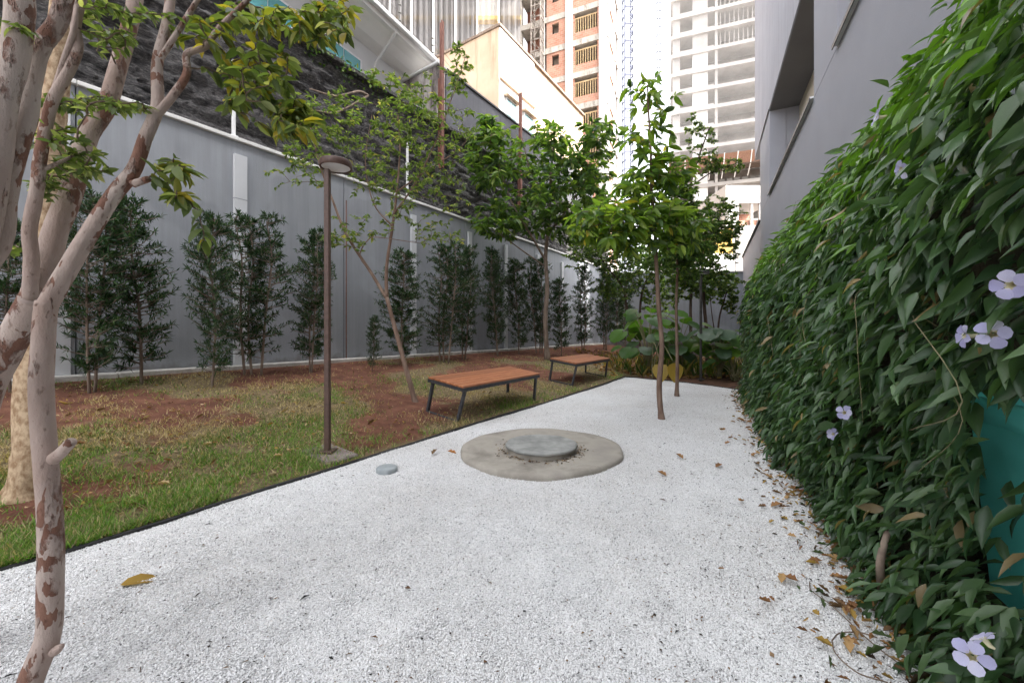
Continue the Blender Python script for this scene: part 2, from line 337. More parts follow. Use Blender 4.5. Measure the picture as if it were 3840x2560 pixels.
# bench timber
m, t, b = newmat('bench_timber', .5); v = coords(t, (1.2, 14, 14)); g = N(t, 'ShaderNodeObjectInfo')
c = ramp(t, noise(t, v, 4, 7, .7), [(.3, (.23, .075, .032)), (.5, (.36, .135, .058)), (.7, (.46, .20, .095))])
rv = N(t, 'ShaderNodeMath', operation='MULTIPLY_ADD'); rv.inputs[1].default_value = .35; rv.inputs[2].default_value = .8; t.links.new(g.outputs['Random'], rv.inputs[0])
cc = N(t, 'ShaderNodeCombineColor'); [t.links.new(rv.outputs[0], cc.inputs[i]) for i in range(3)]
t.links.new(mixc(t, 1, c, cc.outputs[0], 'MULTIPLY'), b.inputs['Base Color']); b.inputs['Specular IOR Level'].default_value = .4; bump(t, b, noise(t, v, 9, 5), .002); M['bench'] = m

# ------------------------------------------------------------------ leaves
def template(stations, widths, fold=.12, droop=.25):
    """leaf along +x, 1 long, half-widths given as share of 1 wide; midrib, left and right rows"""
    s = np.array(stations, float); wd = np.array(widths, float); mid = np.c_[s, 0 * s, -droop * s ** 2]
    inn = list(range(1, len(s) - 1)); lf = np.c_[s[inn], wd[inn], -droop * s[inn] ** 2 + fold * wd[inn]]; rt = lf * [1, -1, 1]
    v = np.vstack([mid, lf, rt]); n = len(s); q = len(inn); f = []
    for a in range(q + 1):
        m0, m1 = a, a + 1
        l0 = n + a - 1 if a > 0 else None; l1 = n + a if a < q else None
        for off, flip in ((0, False), (q, True)):
            p = [m0, m1] + ([l1 + off] if l1 is not None else []) + ([l0 + off] if l0 is not None else [])
            tri = [p] if len(p) == 3 else [[p[0], p[1], p[2]], [p[0], p[2], p[3]]]
            for k in tri: f.append(tuple(k[::-1]) if flip else tuple(k))
    return v, np.array(f)
LT = {'lance': template([0, .12, .35, .62, .85, 1], [0, .24, .5, .40, .16, 0], .18, .28),
      'oval': template([0, .15, .45, .75, 1], [0, .34, .5, .36, 0], .2, .2),
      'small': template([0, .5, 1], [0, .5, 0], .25, .15),
      'needle': template([0, .45, 1], [0, .5, 0], .1, .1),
      'curl': template([0, .12, .3, .45, .6, .8, 1], [0, .22, .5, .34, .48, .2, 0], .55, -.22)}
def place(tm, pos, ax, nr, ln, wd):
    v, f = tm; ax = nrm(ax); nr = nrm(nr - ax * np.sum(nr * ax, 1, keepdims=True)); sd = np.cross(nr, ax)
    ln = np.broadcast_to(ln, (len(pos),)); wd = np.broadcast_to(wd, (len(pos),))
    V = pos[:, None] + v[None, :, 0:1] * (ax * ln[:, None])[:, None] + v[None, :, 1:2] * (sd * wd[:, None])[:, None] + v[None, :, 2:3] * (nr * ln[:, None])[:, None]
    Fc = f[None] + (np.arange(len(pos)) * len(v))[:, None, None]
    return V.reshape(-1, 3), Fc.reshape(-1, f.shape[1])
def foliage(name, tm, pos, ax, nr, ln, wd, col, mat, parent, kind='stuff'):
    V, Fc = place(LT[tm], pos, ax, nr, ln, wd); c = np.repeat(col, len(LT[tm][0]), axis=0)
    o = obj(name, V, Fc, mat, parent, True, c); 
    if kind: o['kind'] = kind
    return o
_lm = {}
def leafmesh(tm, c, mat):
    key = (tm, tuple(np.round(c, 3)), mat.name)
    if key not in _lm: _lm[key] = mesh('leaf', LT[tm][0], LT[tm][1], mat, True, np.tile(c, (len(LT[tm][0]), 1)))
    return _lm[key]
def leafobjs(tm, pos, ax, nr, ln, wd, col, mat, parent, palette, name='leaf'):
    ax = nrm(ax); nr = nrm(nr - ax * np.sum(nr * ax, 1, keepdims=True)); sd = np.cross(nr, ax); pal = np.array(palette)
    ln = np.broadcast_to(ln, (len(pos),)); wd = np.broadcast_to(wd, (len(pos),))
    for i in range(len(pos)):
        c = pal[np.argmin(((pal - col[i]) ** 2).sum(1))]
        Mx = Matrix.Identity(4)
        for r_ in range(3): Mx[r_][0] = ax[i][r_] * ln[i]; Mx[r_][1] = sd[i][r_] * wd[i]; Mx[r_][2] = nr[i][r_] * ln[i]; Mx[r_][3] = pos[i][r_]
        inst(name, leafmesh(tm, c, mat), Mx, parent)
def mixcol(n, cols, p=None, jit=.18):
    c = np.array(cols)[rng.choice(len(cols), n, p=p)]; return c * (1 + rng.normal(0, jit, (n, 1))).clip(.5, 1.6)
def split(n_ind, pos, size):
    """indices of the leaves that show largest, and the rest"""
    k = (pos[:, 0] / np.maximum(pos[:, 1], .05)); kz = (pos[:, 2] - HC) / np.maximum(pos[:, 1], .05)
    vis = (np.abs(k) < 1.28) & (kz < .82) & (kz > -.87); sc_ = size / np.linalg.norm(pos - [0, 0, HC], axis=1) * vis
    o = np.argsort(-sc_); return o[:n_ind], o[n_ind:]

def limb(paths, k=10, wob=.25, n=6):
    mb = MB(); nodes = []
    for pts, r0, r1 in paths:
        p = catmull(pts, n); r = np.linspace(r0, r1, len(p)); r[0] *= 1.5 if pts is paths[0][0] else 1; r[1] *= 1.22 if pts is paths[0][0] else 1; v, f = tube(p, r, k, True, wob); mb.add(v, f); nodes.append(np.c_[p, r])
    return mb, np.vstack(nodes)
def grow(nodes, targets, r_end=.0022, k=4, sag=.12):
    """twigs that reach from the nearest wood to each target, nearest targets first"""
    wood = nodes[:, :3].copy(); T = np.asarray(targets); d = np.min(np.linalg.norm(T[:, None] - wood[None, ::2], axis=2), 1)
    mb = MB(); ends = []
    for i in np.argsort(d):
        t_ = T[i]; dd = np.linalg.norm(wood - t_, axis=1) + .6 * np.maximum(0, wood[:, 2] - t_[2]); j = np.argmin(dd); a = wood[j]; ln = np.linalg.norm(t_ - a)
        if ln < 1e-3: continue
        s = np.linspace(0, 1, 5)[:, None]; p = a + (t_ - a) * s; p[:, 2] += (sag * ln * (s * (1 - s)))[:, 0] * 2; p[1:4] += rng.normal(0, .035 * ln, (3, 3))
        mb.add(*tube(p, np.linspace(r_end * (1.2 + 2.2 * ln), r_end * .7, 5), k, False)); wood = np.vstack([wood, p[2:]]); ends.append(p)
    return mb, ends
def leaves_on(ends, per, ln, up=.5, start=.3, spread=.9, hang=.0):
    pos = []; ax = []; nr = []
    for p in ends:
        for q in range(per):
            s = start + (1 - start) * rng.random(); x = s * 4; i = min(3, int(x)); a = p[i] + (p[i + 1] - p[i]) * (x - i); d = nrm(p[i + 1] - p[i])
            side = nrm(np.cross(d, [0, 0, 1.]) + 1e-6) * (1 if q % 2 else -1); axv = d * .55 + side * spread * rng.uniform(.6, 1.2) + rng.normal(0, .3, 3) + [0, 0, -hang]
            pos.append(a); ax.append(axv); nr.append(np.array([0, 0, up]) + rng.normal(0, .35, 3) + side * .2)
    pos = np.array(pos); n = len(pos); return pos, np.array(ax), np.array(nr), ln * rng.uniform(.6, 1.15, n)
def blobs(spec, n):
    """random points in ellipsoids given as (px, py, Y, rx px, ry px, depth m, weight)"""
    wt = np.array([s[6] for s in spec], float); idx = rng.choice(len(spec), n, p=wt / wt.sum()); out = []
    for i in idx:
        px, py, Y, rx, ry, dy, _ = spec[i]; u = rng.normal(0, 1, 3); u = u / np.linalg.norm(u) * rng.random() ** .4
        out.append(P(px + u[0] * rx, py + u[1] * ry, Y + u[2] * dy))
    return np.array(out)
GREENS = [(.045, .095, .02), (.07, .14, .025), (.10, .17, .03), (.035, .075, .025), (.13, .19, .035)]
def tree(name, label, base, paths, bark, blob, ntw, per, leaf, ln, asp, cols, prob, n_ind, cat='tree', group=None, up=.6, hang=.0, k=10, start=.3, wob=.2, spread=.9, r_end=.0022):
    t = thing(name, label, cat, base, group); mb, nodes = limb(paths, k, wob); mb.build('trunk', bark, t, True)
    tmb, ends = grow(nodes, blobs(blob, ntw), r_end); tmb.build('twigs', M['twig'], t, True)['kind'] = 'stuff'
    pos, ax, nr, l = leaves_on(ends, per, ln, up, start, spread, hang); c = mixcol(len(pos), cols, prob); a, b = split(n_ind, pos, l)
    if n_ind: leafobjs(leaf, pos[a], ax[a], nr[a], l[a], l[a] * asp, c[a], M['leaf'], t, cols)
    foliage('foliage', leaf, pos[b], ax[b], nr[b], l[b], l[b] * asp, c[b], M['leaf'], t); return t

# ------------------------------------------------------------------ the ground
tag(obj('ground', [(-400, -400, -.12), (400, -400, -.12), (400, 700, -.12), (-400, 700, -.12)], [(0, 1, 2, 3)], M['earth']), kind='structure')
EDGE = [(-1.2, -1.2)] + [tuple(G(*p)[:2]) for p in ((0, 2142), (237, 2077), (865, 1878), (1241, 1760), (1633, 1636), (1887, 1557), (2038, 1514), (2276, 1438), (2345, 1414))]
EDGE[0] = (EDGE[1][0] - .556 * 3.2, EDGE[1][1] - .831 * 3.2)
BACK = [tuple(G(*p)[:2]) for p in ((2353, 1413), (2457, 1423), (2540, 1432), (2624, 1440), (2700, 1452), (2785, 1463))]
HD = np.array([.429, .903, 0.]); HO = np.array([-.903, .429, 0.])         # hedge line and the way it faces
H0 = np.array([.685, 0, 0.])
def hedge_pt(u, out=0., z=0.): return H0 + HD * u + HO * out + np.array([0, 0, z])
e = catmull(np.c_[np.array(EDGE), np.zeros(len(EDGE))], 8); e[:, :2] += (fbm(e[:, 0] * 3, e[:, 1] * 3)[:, None] - .47) * .06
bk = catmull(np.c_[np.array(BACK), np.zeros(len(BACK))], 6)
rim = np.vstack([e, bk, [hedge_pt(8.9, -.3), hedge_pt(-3, -.3), (-1.5, -3, 0)]])
# gravel sheet as strips from the left edge to the hedge so that it can carry gentle unevenness
gv = []; gf = []; nrow = len(e); ncol = 26
for i, p in enumerate(e):
    q = hedge_pt(-3.2 + 12.0 * i / (nrow - 1), -.35)
    for j in range(ncol):
        s = j / (ncol - 1); a = p + (q - p) * s; a[2] = .035 * (fbm(np.array(a[0] * 1.3), np.array(a[1] * 1.3)) - .47); gv.append(a)
gf = [(i * ncol + j, i * ncol + j + 1, (i + 1) * ncol + j + 1, (i + 1) * ncol + j) for i in range(nrow - 1) for j in range(ncol - 1)]
b0 = len(gv); far = np.array([p for p in bk]); fq = [hedge_pt(8.8 + .02 * i, -.35) for i in range(len(bk))]
for p, q in zip(bk, fq): gv += [p, q]
gf += [(b0 + 2 * i, b0 + 2 * i + 1, b0 + 2 * i + 3, b0 + 2 * i + 2) for i in range(len(bk) - 1)]
tag(obj('gravel_path', gv, gf, M['gravel'], smooth=True), 'bed of fine white gravel running beside the hedge', kind='structure')
def in_gravel(x, y):
    """right of the edging, before the far edge, left of the hedge"""
    E_ = np.array(EDGE); ex = np.interp(y, E_[:, 1], E_[:, 0]); hx = H0[0] + (HD[0] / HD[1]) * y
    B_ = np.array(BACK)[::-1]; by = np.interp(x, B_[:, 0][::-1] if B_[0, 0] > B_[-1, 0] else B_[:, 0], B_[:, 1][::-1] if B_[0, 0] > B_[-1, 0] else B_[:, 1])
    return (x > ex + .01) & (x < hx + .1) & ((x < E_[-1, 0]) | (y < by))
def zgrav(x, y): return .035 * (fbm(x * 1.3, y * 1.3) - .47)
# loose pebbles lying on the sheet, thinning with distance
n = 380000; Y = 1.05 * (9.2 / 1.05) ** rng.random(n); k = rng.uniform(-1.3, 1.3, n); X = k * Y; ok = in_gravel(X, Y) & (rng.random(n) < np.clip(3.2 / Y, .0, 1) ** .8); ok &= np.hypot(X - .26, Y - 3.785) > .70
X = X[ok][:170000]; Y = Y[ok][:170000]; n = len(X)
oc = np.array([(1, 0, 0), (-.5, .87, 0), (-.5, -.87, 0), (.1, .1, .75), (0, 0, -.6)]); of = np.array([(0, 1, 3), (1, 2, 3), (2, 0, 3), (1, 0, 4), (2, 1, 4), (0, 2, 4)])
s = rng.uniform(.0022, .0050, n) * (1 + .05 * Y); an = rng.uniform(0, 6.28, n); tl = rng.normal(0, .5, (n, 2))
V = oc[None] * s[:, None, None] * rng.uniform(.75, 1.25, (n, 1, 3)); ca, sa = np.cos(an)[:, None], np.sin(an)[:, None]
vx = V[..., 0] * ca - V[..., 1] * sa; vy = V[..., 0] * sa + V[..., 1] * ca; vz = V[..., 2] + tl[:, :1] * vx + tl[:, 1:] * vy
V = np.stack([vx + X[:, None], vy + Y[:, None], vz + (zgrav(X, Y) + s * .35)[:, None]], 2).reshape(-1, 3)
Fc = (of[None] + (np.arange(n) * 5)[:, None, None]).reshape(-1, 3)
g = np.where(rng.random(n) < .055, rng.uniform(.2, .5, n), rng.uniform(.77, .91, n)); c = np.repeat(np.c_[g, g * .995, g * .995], 5, 0)
tag(obj('gravel', V, Fc, M['pebble'], col=c), 'loose white stone chips scattered over the gravel path', 'gravel', kind='stuff')
# black edging strip
ep = catmull(np.array([(x, y, .012) for x, y in EDGE + BACK]), 10); ep[:, :2] += (fbm(ep[:, 0] * 2.5, ep[:, 1] * 2.5)[:, None] - .47) * .11
tg = nrm(np.gradient(ep, axis=0)); sd = np.c_[-tg[:, 1], tg[:, 0], 0 * tg[:, 0]]; V = []; Fc = []
hh = .012 + .016 * (fbm(ep[:, 0] * 5, ep[:, 1] * 2) - .47)
for i in range(len(ep)):
    for a, b_ in ((-.010, -.06), (-.009, hh[i]), (.009, hh[i] + .004), (.010, -.06)): V.append(ep[i] + sd[i] * a + [0, 0, b_ - .012])
Fc = [(i * 4 + j, i * 4 + j + 1, i * 4 + j + 5, i * 4 + j + 4) for i in range(len(ep) - 1) for j in range(3)]
tag(obj('lawn_edging', V, Fc, M['black_edge']), 'thin black plastic edging between lawn and white gravel', 'edging')
def soil(x, y):
    d_ = NX * x + NY * y - N0; return np.clip(.56 + (d_ - 1.75) * .5 + 4.6 * (fbm(x * .8 + 2, y * .8) - .47) + 1.2 * (fbm(x * 3.1, y * 3.1) - .47) - .9 * np.clip((d_ - 3.1) / .5, 0, 1) * np.clip(1.2 - y * .12, 0, 1), 0, 1)
# sloping lawn, from the edging up to the left wall
tt = np.linspace(-7, 22, 150); dn = np.linspace(0, 1, 42); V = []; E3 = np.array(EDGE); et = (np.c_[E3, 0 * E3[:, 0]] - T0) @ WD; en = np.c_[E3, 0 * E3[:, 0]] @ WN
for t_ in tt:
    n1 = np.interp(t_, et, en) + .012 if t_ < et[-1] else 3.2 - min(2.6, (t_ - et[-1]) * .9); n2 = 6.98
    for s in dn:
        n_ = n1 + (n2 - n1) * s; p = T0 + WD * t_ + WN * n_; b_ = .03 * min(1, (n_ - n1) / .3)
        p[2] = zlawn(p[0], p[1]) + .008 + b_ * (fbm(np.array(p[0] * 2.2), np.array(p[1] * 2.2)) - .3); V.append(p)
m_ = len(dn); Fc = [(i * m_ + j, (i + 1) * m_ + j, (i + 1) * m_ + j + 1, i * m_ + j + 1) for i in range(len(tt) - 1) for j in range(m_ - 1)]
Va = np.array(V); sa_ = soil(Va[:, 0], Va[:, 1])
tag(obj('lawn', V, Fc, M['lawn'], smooth=True, col=np.c_[sa_, sa_, sa_]), 'sloping lawn of worn grass and red soil below the grey wall', kind='structure')
bed = [(p[0], p[1], .004) for p in np.array(BACK)] + [(10.6, 17.9, .004), (3.2, 18.6, .004)]
tag(obj('planting_bed', bed, [tuple(range(len(bed)))], M['soil']), 'dark soil bed beyond the gravel', kind='structure')
tag(obj('hedge_bed', [hedge_pt(-3, -.02, .006), hedge_pt(9, -.02, .006), hedge_pt(9, -.9, .006), hedge_pt(-3, -.9, .006)], [(0, 3, 2, 1)], M['soil']), 'strip of soil under the hedge', kind='structure')
# grass blades
n = 560000; Y = 1.6 * (16 / 1.6) ** rng.random(n); k = rng.uniform(-1.4, .75, n); X = k * Y; nn_ = NX * X + NY * Y; tq = X * WD[0] + Y * WD[1]
E3s = E3[np.argsort(E3[:, 1])]; left = X < np.interp(Y, E3s[:, 1], E3s[:, 0]) - .01
dd = nn_ - N0; dens = fbm(X * 1.1 + 5, Y * 1.1) ; fine = fbm(X * 5, Y * 5 + 3)
pr = (1 - .93 * soil(X, Y)) * np.clip((dens - .30) * 6, .15, 1) * np.clip((fine - .25) * 4, .1, 1)
pr = np.where((Y > 10) & (dd > 1), pr * .5, pr); ok = left & (nn_ < 6.75) & (rng.random(n) < pr); X = X[ok]; Y = Y[ok]; dd = dd[ok]; n = len(X)
hgt = rng.uniform(.014, .038, n) * (1 + .6 * (vnoise(X * 2.3, Y * 2.3) - .4)) * np.where(dd < .35, 1.25, 1) * (1 + .03 * Y); an = rng.uniform(0, 6.28, n); ln = rng.uniform(.3, 1.5, n)
base = np.c_[X, Y, zlawn(X, Y) + .012]; tip = base + np.c_[np.cos(an) * ln * hgt, np.sin(an) * ln * hgt, hgt]; wv_ = np.c_[-np.sin(an), np.cos(an), 0 * an] * (rng.uniform(.0015, .0032, n) * (1 + .12 * Y))[:, None]
V = np.stack([base - wv_, base + wv_, tip], 1).reshape(-1, 3); Fc = np.arange(3 * n).reshape(-1, 3)
gr = vnoise(X * 1.7 + 40, Y * 1.7) + .5 * (rng.random(n) - .5) + np.where(dd < .3, .16, 0) - .02 - .05 * np.maximum(0, dd - .8)
c = np.where((gr > .62)[:, None], (.13, .235, .045), np.where((gr > .40)[:, None], (.095, .15, .04), (.36, .28, .16))) * rng.uniform(.6, 1.4, (n, 1))
dry = rng.random(n) < .30; c[dry] = np.array((.44, .35, .22)) * rng.uniform(.5, 1.25, (dry.sum(), 1)); c = np.repeat(c, 3, 0)
tag(obj('grass', V, Fc, M['grass'], col=c), 'patchy green and straw coloured grass on the sloping lawn', 'grass', kind='stuff')

# ------------------------------------------------------------------ left wall
WH = 4.01
gw = thing('garden_wall', 'long tall grey painted wall behind the row of upright shrubs', 'wall', T0 + WN * 6.98 + WD * 5)
joints = [-8.0, -2.97, .566, 4.10, 7.63, 11.2, 14.7, 17.2]
for a, b_ in zip(joints[:-1], joints[1:]):
    obj('wall_panel', *bbox((a + .006, 0, .3), (b_ - .006, .14, WH), wallframe(6.98), .006), M['wall'], gw)
obj('wall_core', *box((-8, .141, -.1), (17.2, .2, WH - .005), wallframe(6.98)), M['wall'], gw)
for a, b_ in zip(joints[:-1], joints[1:]):
    obj('coping', *bbox((a + .003, -.05, WH + .002), (b_ - .003, .25, WH + .055), wallframe(6.98), .006), M['coping'], gw)
for a, wd_, top in ((.375, .14, 3.78), (2.217, .18, 3.80), (5.74, .15, 3.72), (7.72, .14, 3.74), (9.4, .14, 3.7), (11.3, .15, 3.7), (13.1, .14, 3.7)):
    st = obj('pipe_cover', *bbox((a, -.06, .56), (a + wd_, -.002, top), wallframe(6.98), .005), M['strip'], gw)
    for z in (1.75, 3.12): obj('joint_band', *box((a - .003, -.063, z), (a + wd_ + .003, -.003, z + .012), wallframe(6.98)), M['wall'], st)
obj('drain_pipe', *tube([wallframe(6.98)(np.array([[4.13, -.03, z]]))[0] for z in (.55, 1.5, 2.5, 3.6)], .009, 8), M['rust'], gw)
t_ = -7.5
ks = thing('wall_kerb', 'pale concrete kerb strip at the foot of the grey wall', 'kerb', T0 + WN * 6.9 + [0, 0, .5])
while t_ < 17:
    ln_ = 1.2; jt = rng.normal(0, .006); obj('kerb_block', *bbox((t_ + .004, -.2 + jt, .30), (t_ + ln_ - .004, -.004, .60 + jt * .6), wallframe(6.98), .012), M['kerb'], ks); t_ += ln_
for i, (px, y0, y1, lab) in enumerate(((885, 225, 520, 'slim white metal post on the wall coping above the pale pipe cover'), (1537, 548, 758, 'slim white metal post on the coping, behind the leaning thin tree'))):
    t_ = tw(px, 6.98); b_ = wallframe(6.98)(np.array([[t_, .08, WH + .055]]))[0]; h_ = (y1 - y0) / F * b_[1]
    p_ = thing('fence_post', lab, 'post', b_, 'white posts on the left wall'); fr = lambda v, b_=b_: v @ np.array([WD, WN, [0, 0, 1]]) + b_
    obj('pole', *bbox((-.022, -.022, .03), (.022, .022, h_), fr, .004), M['metal_white'], p_); obj('base_plate', *bbox((-.05, -.045, .001), (.05, .045, .05), fr), M['metal_white'], p_)
    obj('clamp', *bbox((-.03, -.05, h_ * .62), (.03, .03, h_ * .62 + .04), fr), M['metal_white'], p_)

# ------------------------------------------------------------------ retaining wall and things behind the left wall
rw = thing('retaining_wall', 'rough black layered retaining wall rising behind the grey wall', 'wall', T0 + WN * 7.5 + WD * 6 + [0, 0, 3])
nt_, nz_ = 620, 110; tg_ = np.linspace(-7, 19, nt_); zg_ = np.linspace(0, 6.42, nz_); TT, ZZ = np.meshgrid(tg_, zg_, indexing='ij')
lay = ZZ * 4.2 + .25 * TT + 1.3 * fbm(TT * .6, ZZ * .9); saw = lay - np.floor(lay)
D = .07 * (saw - .5) * (.3 + fbm(TT * 1.3, ZZ * 2)) + .10 * (fbm(TT * 1.1, ZZ * 3.0 + .25 * TT) - .47) + .20 * (fbm(TT * 4, ZZ * 15) - .47) + .10 * (fbm(TT * 14, ZZ * 34) - .47)
top = (.05 * (fbm(tg_ * 2, tg_ * 0 + 3.) - .47))[:, None] * (ZZ > 6.3)
V = wallframe(7.45)(np.c_[TT.ravel(), D.ravel(), (ZZ + top).ravel()]); Fc = [(i * nz_ + j, (i + 1) * nz_ + j, (i + 1) * nz_ + j + 1, i * nz_ + j + 1) for i in range(nt_ - 1) for j in range(nz_ - 1)]
obj('rough_face', V, np.array(Fc), M['rough'], rw); obj('backing', *box((-7, .16, 0), (19, .5, 6.38), wallframe(7.45)), M['rough'], rw)
t_ = -7.
while t_ < 10.4:
    l_ = 1.9; z_ = 6.40 + rng.normal(0, .012); obj('cap_stone', *bbox((t_, -.14, z_), (t_ + l_ - .01, .5, z_ + .10), wallframe(7.45), .015), M['rough'], rw); t_ += l_
for q in range(2):
    a = wallframe(7.3)(np.array([[tw(1175, 7.3) - .1 + .1 * q, -.05, 5.55 - .35 * q], [tw(1240, 7.3), -.15, 5.6 - .32 * q], [tw(1330, 7.3), -.12, 5.95 - .2 * q], [tw(1385, 7.3), .05, 6.1]]))
    tag(obj('hanging_root', *tube(catmull(a, 6), np.linspace(.012, .03, 19), 6), M['bark_grey'], smooth=True), ('upper' if q == 0 else 'lower') + ' of two dead roots looping across the rough black wall', 'root')
t0_ = tw(1672, 7.55)
sp_ = thing('slate_wall', 'smooth slate grey wall panels on top of the rough black wall', 'wall', T0 + WN * 7.6 + WD * 12 + [0, 0, 6])
a = t0_
while a < t0_ + 10:
    obj('wall_panel', *bbox((a + .004, 0, 6.2), (a + 2.5 - .004, .14, 8.08), wallframe(7.55), .006), M['slate'], sp_); a += 2.5
obj('coping', *bbox((t0_ - .02, -.04, 8.083), (t0_ + 10, .2, 8.14), wallframe(7.55)), M['frame_dark'], sp_)
rt = thing('return_wall', 'stained white render wall end beside the rusty steel post', 'wall', wallframe(7.6)(np.array([[t0_ - .3, .2, 0]]))[0])
obj('render', *bbox((t0_ - .32, -.02, 4.), (t0_ - .03, 2.2, 8.05), wallframe(7.55), .02), M['weathered'], rt); obj('cap', *bbox((t0_ - .38, -.06, 8.053), (t0_ + .0, 2.25, 8.13), wallframe(7.55), .02), M['white'], rt)
for px, lab in ((1660, 'tall rusty steel post in front of the stained white wall end'), (1955, 'rusty steel post in front of the bright white house side')):
    t_ = tw(px, 7.30); b_ = wallframe(7.30)(np.array([[t_, 0, 0]]))[0]; w_ = .05; s_ = thing('steel_post', lab, 'post', b_, 'rusty piles of the retaining wall'); fr = lambda v, b_=b_: v @ np.array([WD, WN, [0, 0, 1]]) + b_
    obj('flange', *bbox((-w_, -.012, 5.3), (w_, .012, 9.05), fr), M['rust'], s_); obj('web', *box((-.008, .012, 5.3), (.008, .10, 9.03), fr), M['rust'], s_); obj('flange', *bbox((-w_, .10, 5.3), (w_, .118, 7.6), fr), M['rust'], s_)

# white house with deep eave
hb = P(1634, 235, 11.5); hd = np.array([.454, .891, 0.]); hn = np.array([-.891, .454, 0.])
hfr = lambda v: np.outer(v[:, 0], hd) + np.outer(v[:, 1], hn) + np.outer(v[:, 2], [0, 0, 1]) + [hb[0], hb[1], 0]
wh = thing('white_house', 'white rendered house with deep sloping eave and teal windows', 'house', hb * [1, 1, 0])
z0 = hb[2]
obj('wall', *box((-12, .75, 0), (-.05, 7, z0 - .1), hfr), M['white'], wh)
prof = [(-.02, z0 - .20), (-.02, z0), (.25, z0 + .06), (.9, z0 - .02), (.9, z0 - .46), (.62, z0 - .45), (.45, z0 - .40), (.26, z0 - .27), (.10, z0 - .20)]
V = np.array([(x, y, z) for x in (-12, 0) for y, z in prof]); m_ = len(prof); Fc = [(i, (i + 1) % m_, m_ + (i + 1) % m_, m_ + i) for i in range(m_)] + [tuple(range(m_))[::-1], tuple(range(m_, 2 * m_))]
ev = obj('eave', hfr(V), Fc, M['soffit'], wh)
obj('gutter', *bbox((-12, -.14, z0 - .10), (.02, -.025, z0 + .03), hfr, .02), M['white'], ev)
obj('downpipe', *tube(hfr(catmull([(-1.6, -.03, z0 - .12), (-1.6, .1, z0 - .3), (-1.6, .45, z0 - .6), (-1.6, .66, z0 - .8), (-1.6, .69, z0 - 1.2), (-1.6, .69, 5.5)], 4)), .035, 8), M['white'], wh, True)
for a in (-3.1, -4.9, -6.6):
    wi = obj('window', *box((a, .70, 6.3), (a + 1.1, .748, 7.75), hfr), M['metal_white'], wh)
    for s in range(2): obj('pane', *box((a + .06 + s * .5, .685, 6.36), (a + .53 + s * .5, .698, 7.69), hfr), M['tglass'], wi)
obj('roof', *box((-12, 1.3, z0 - .05), (-.02, 7, z0 + .25), hfr), M['white'], wh)
for a, lab in ((-1.35, 'near'), (-.03, 'far')):
    b_ = hfr(np.array([[a, .1, z0 + .05]]))[0]; s_ = thing('fence_support', lab + ' thin metal bracket of the electric fence on the white eave', 'fence support', b_, 'fence brackets on the eave')
    obj('rod', *tube([b_, b_ + [0, 0, .35], b_ + [0, 0, .8], b_ + [-.06, .0, .9]], .014, 6), M['metal_dark'], s_)
    for z in (.25, .45, .65): obj('insulator', *tube([b_ + [-.03, -.02, z], b_ + [.04, .02, z]], .02, 6), M['metal_dark'], s_)
for i, z in enumerate((.25, .45, .65)):
    tag(obj('fence_wire', *tube(hfr(np.array([(-9, .1, z0 + .05 + z), (-1.35, .1, z0 + .05 + z), (-.03, .1, z0 + .05 + z), (2.5, .1, z0 - .3 + z)])), .004, 4), M['metal_dark']), ('lowest', 'middle', 'highest')[i] + ' thin fence wire strung along the white eave', 'wire')
# beige block
c0 = np.array([-.587, 18., 0]); bfr = lambda v: np.outer(v[:, 0], WD) + np.outer(v[:, 1], WN) + np.outer(v[:, 2], [0, 0, 1]) + c0
bb = thing('beige_building', 'beige rendered building with stained wall and white side with windows', 'building', c0)
obj('wall', *box((0, 0, 0), (9, 10, 14.5), bfr), M['beige'], bb); obj('side_wall', *box((.02, -.06, 0), (2.95, -.003, 14.48), bfr), M['white'], bb)
obj('parapet_trim', *bbox((-.06, -.12, 14.503), (9, 10, 14.62), bfr), M['bark_grey'], bb)
for i, a in enumerate((.45, 1.95)):
    wi = obj('window', *box((a, -.12, 9.0 + .0 * i), (a + .8, -.062, 11.6), bfr), M['metal_white'], bb)
    for s in range(2): obj('pane', *box((a + .04 + s * .38, -.135, 9.06), (a + .37 + s * .38, -.121, 11.54), bfr), M['glass'], wi)
    obj('lintel', *bbox((a - .15, -.3, 11.62), (a + .95, -.062, 11.7), bfr), M['beige'], wi)
obj('drip_ledge', *bbox((0, -.16, 12.2), (2.95, -.062, 12.3), bfr), M['beige'], bb)
# screened building behind
sb = thing('screened_building', 'tall building wrapped in grey streaked construction screens', 'building', (-6, 36, 0))
x0 = P(1380, 0, 36)[0]; x1 = P(1952, 0, 36)[0]
obj('core', *box((x0, 37.2, 0), (x1, 46, 48)), M['wcon'], sb)
for z in range(8, 48, 3): obj('floor_slab', *box((x0 - .05, 36.6, z), (x1 + .05, 37.2, z + .35)), M['yellow'], sb)
xs = np.linspace(x0, x1, 8)
for i in range(7):
    V = []; nc = 14
    for z in (6, 16, 26, 36, 48):
        for j in range(nc): xx = xs[i] + (xs[i + 1] - xs[i]) * j / (nc - 1); V.append((xx, 36.2 + .16 * math.sin(j * 1.9 + i) + .1 * rng.normal(), z))
    Fc = [(a * nc + j, a * nc + j + 1, (a + 1) * nc + j + 1, (a + 1) * nc + j) for a in range(4) for j in range(nc - 1)]
    obj('screen_sheet', V, Fc, M['screen'] if i != 5 else M['net'], sb, True)
    obj('screen_pole', *box((xs[i] - .06, 36.0, 4), (xs[i] + .06, 36.12, 48)), M['metal_white'], sb)

